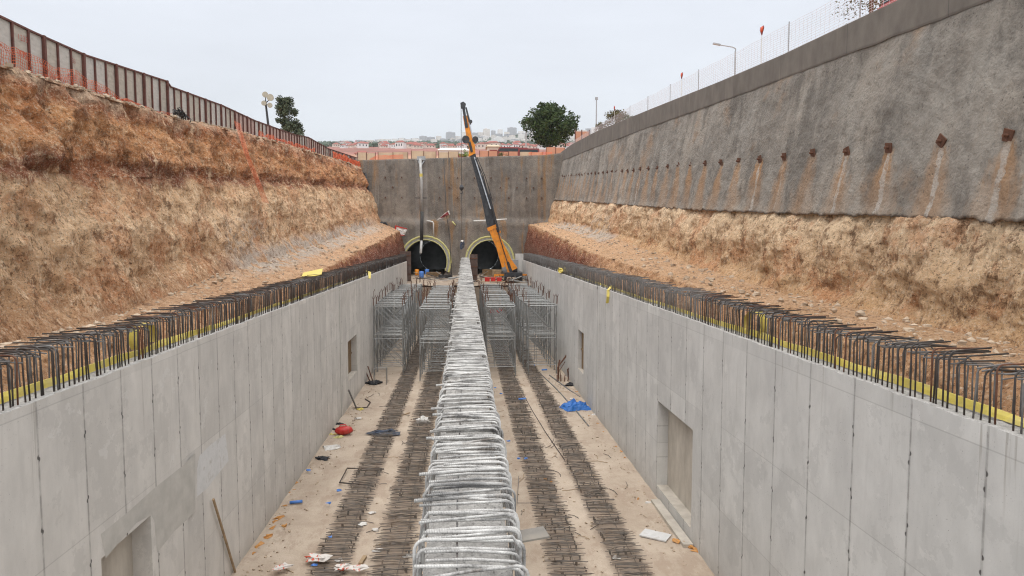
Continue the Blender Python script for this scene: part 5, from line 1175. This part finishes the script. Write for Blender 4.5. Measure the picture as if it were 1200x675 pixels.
for i in range(60):
    side=random.choice((-1,1)); xs_=random.choice((random.uniform(-7.6,-5.9),random.uniform(-4.1,-3.6),random.uniform(-1.8,-.8),random.uniform(1,2.7),random.uniform(4.5,5.1),random.uniform(6.8,8.2))); y=random.uniform(22,55); L=random.uniform(.3,1.2); a=random.uniform(0,PI)
    m=MB(); m.tube([(0,0,.02),(L*.5*math.cos(a),L*.5*math.sin(a),.04),(L*math.cos(a+.2),L*math.sin(a+.2),.03)],.014,5); item('loose_bar',(xs_,y,0),m,random.choice((M['rebar'],M['wood'],M['rebar_floor'])),'short loose bar or stick lying on the slab','bar',0,'loose bars on the slab')
mb=MB()
for i in range(1500):
    if random.random()<.6: x=random.choice((XL+.1+random.random()**2*1.2,XR-.1-random.random()**2*1.2))
    else: x=random.uniform(-8,8.5)
    mb.blob((x,14+60*random.random()**1.4,.03),random.uniform(.015,.07),i,(1,1,.6),0,.5,5)
o=mb.build('grit',M['rock']); o['kind']='stuff'; o['label']='small stones and grit scattered over the slab'; o['category']='grit'
# yellow strips loose on the walls
def ystrip(pts,r,lab): 
    P=[Vector(p) for p in pts]; o=P[0].copy(); m=MB()
    for a,b in zip(P,P[1:]):
        d=(b-a).normalized(); s=d.cross(Vector((0,0,1))); s=s.normalized() if s.length>.1 else Vector((0,1,0)); m.add([a-o-s*r,a-o+s*r,b-o+s*r,b-o-s*r],[(0,1,2,3)]); m.add([a-o-s*r+Vector((0,0,.02)),a-o+s*r+Vector((0,0,.02)),b-o+s*r+Vector((0,0,.02)),b-o-s*r+Vector((0,0,.02))],[(0,1,2,3)])
    item('yellow_strip',o,m,M['yellow'],lab,'plastic strip')
p=on(0,714,341,XR); ystrip([p+Vector((.6,.3,.15)),p+Vector((.2,.2,.3)),p+Vector((-.07,0,.05)),p+Vector((-.1,-.1,-.35)),p+Vector((-.12,0,-.75))],.09,'yellow plastic strip hanging over the right wall edge')
p=on(0,657,320,XR-.05); m=MB(); m.blob((0,0,.25),.55,2,(.8,1.2,.5),0,.4,12); item('yellow_bundle',p+Vector((.25,0,.0)),m,M['yellow'],'yellow plastic bundle on the far right wall top','plastic bundle')
p=on(0,432,322,XL); ystrip([p+Vector((-.4,1,.3)),p+Vector((0.05,.2,.2)),p+Vector((.12,-.5,-.3))],.12,'yellow plastic strip over the left wall edge near the scaffold')
p=on(0,366,326,XL-.9); m=MB(); m.box(-.6,.6,-1.2,1.2,0,.04); o=item('yellow_sheet',(p.x,p.y,WT+1.02),m,M['yellow'],'yellow sheet lying on the left wall rebar hooks','plastic sheet'); o.rotation_euler=(R(6),R(-12),R(8))
# coils
def coil(P,rz,lab):
    m=MB(); n=26
    for k in range(n):
        a,b=PI*1.35*k/n-.4,PI*1.35*(k+1)/n-.4
        for rr_ in (.42,): m.add([(-.14,math.cos(a)*rr_,math.sin(a)*rr_+.35),(.14,math.cos(a)*rr_,math.sin(a)*rr_+.35),(.14,math.cos(b)*rr_,math.sin(b)*rr_+.35),(-.14,math.cos(b)*rr_,math.sin(b)*rr_+.35)],[(0,1,2,3)])
    item('yellow_coil',P,m,M['yellow'],lab,'plastic coil',rz)
p=on(0,885,392,XR+.5); coil((p.x,p.y,WT+.05),R(15),'curled yellow strip between the right wall rebar hooks')
p=on(0,118,412,XL-.5); coil((p.x,19.2,WT+.05),R(-10),'curled yellow strip between the left wall rebar hooks')
# ---------------------------------------------------------------- haze
m=MB(); m.box(-5600,5600,-60,3700,-2.2,560)
mt=bpy.data.materials.new('haze_air'); mt.use_nodes=True; nt=mt.node_tree; nt.nodes.clear(); oo=nt.nodes.new('ShaderNodeOutputMaterial'); pv=nt.nodes.new('ShaderNodeVolumePrincipled')
pv.inputs['Color'].default_value=(.9,.93,.97,1); pv.inputs['Density'].default_value=.00010; nt.links.new(pv.outputs[0],oo.inputs['Volume'])
hz=m.build('haze',mt); hz['kind']='stuff'; hz['label']='thin pale haze in the air over the site and town'; hz['category']='haze'
# ---------------------------------------------------------------- light
w=bpy.data.worlds.new('World'); S.world=w; w.use_nodes=True; nt=w.node_tree; bg=nt.nodes['Background']
SE,SA=58,200
sky=nt.nodes.new('ShaderNodeTexSky'); sky.sky_type='NISHITA'; sky.sun_disc=False; sky.sun_elevation=R(SE); sky.sun_rotation=R(SA)
tc=nt.nodes.new('ShaderNodeTexCoord'); sp=nt.nodes.new('ShaderNodeSeparateXYZ'); nt.links.new(tc.outputs['Generated'],sp.inputs[0])
rp=nt.nodes.new('ShaderNodeValToRGB'); nt.links.new(sp.outputs[2],rp.inputs[0]); cr_=rp.color_ramp
K=11.9
els=[(0,(.69,.735,.755)),(.08,(.70,.745,.77)),(.22,(.735,.77,.83)),(.38,(.75,.785,.86)),(.6,(.98,.98,.99)),(1,(1,1,1))]
while len(cr_.elements)<len(els): cr_.elements.new(.5)
for e,(p_,c_) in zip(cr_.elements,els): e.position=p_; e.color=(*c_,1)
# overcast: zenith about twice as bright as the horizon
mr=nt.nodes.new('ShaderNodeMapRange'); nt.links.new(sp.outputs[2],mr.inputs[0]); mr.inputs[1].default_value=.36; mr.inputs[2].default_value=.9; mr.inputs[3].default_value=1.0; mr.inputs[4].default_value=2.3
ns=nt.nodes.new('ShaderNodeTexNoise'); ns.inputs['Scale'].default_value=2.2; ns.inputs['Detail'].default_value=5; mpp=nt.nodes.new('ShaderNodeMapping'); mpp.inputs['Scale'].default_value=(1,1,4); nt.links.new(tc.outputs['Generated'],mpp.inputs[0]); nt.links.new(mpp.outputs[0],ns.inputs['Vector'])
m2=nt.nodes.new('ShaderNodeMapRange'); nt.links.new(ns.outputs[0],m2.inputs[0]); m2.inputs[1].default_value=.3; m2.inputs[2].default_value=.7; m2.inputs[3].default_value=.925; m2.inputs[4].default_value=1.05
mu=nt.nodes.new('ShaderNodeMath'); mu.operation='MULTIPLY'; nt.links.new(mr.outputs[0],mu.inputs[0]); nt.links.new(m2.outputs[0],mu.inputs[1])
mu2=nt.nodes.new('ShaderNodeMath'); mu2.operation='MULTIPLY'; nt.links.new(mu.outputs[0],mu2.inputs[0]); mu2.inputs[1].default_value=K
vm=nt.nodes.new('ShaderNodeVectorMath'); vm.operation='SCALE'; nt.links.new(rp.outputs[0],vm.inputs[0]); nt.links.new(mu2.outputs[0],vm.inputs['Scale'])
mx=nt.nodes.new('ShaderNodeMix'); mx.data_type='RGBA'; mx.inputs[0].default_value=.93; nt.links.new(sky.outputs[0],mx.inputs[6]); nt.links.new(vm.outputs[0],mx.inputs[7]); nt.links.new(mx.outputs[2],bg.inputs[0])
bg.inputs[1].default_value=.1
sl=bpy.data.lights.new('sun','SUN'); sl.energy=1.1; sl.angle=R(25); sl.color=(1,.96,.9); so=bpy.data.objects.new('sun',sl); COL.objects.link(so)
az=R(SA); dirv=Vector((math.sin(az)*math.cos(R(SE)),math.cos(az)*math.cos(R(SE)),math.sin(R(SE))))
so.rotation_euler=dirv.to_track_quat('Z','Y').to_euler(); so.location=(0,0,80)
S.view_settings.view_transform='Standard'; S.view_settings.look='None'; S.view_settings.gamma=1; S.view_settings.exposure=0.0; S.view_settings.use_curve_mapping=False
S.render.engine='CYCLES'
S.cycles.use_denoising=True; S.cycles.denoising_input_passes='RGB_ALBEDO_NORMAL'; S.cycles.denoising_prefilter='NONE'; S.cycles.filter_width=1.15; S.cycles.max_bounces=5; S.cycles.diffuse_bounces=3; S.cycles.volume_bounces=0; S.cycles.use_adaptive_sampling=False; S.cycles.sample_clamp_indirect=3
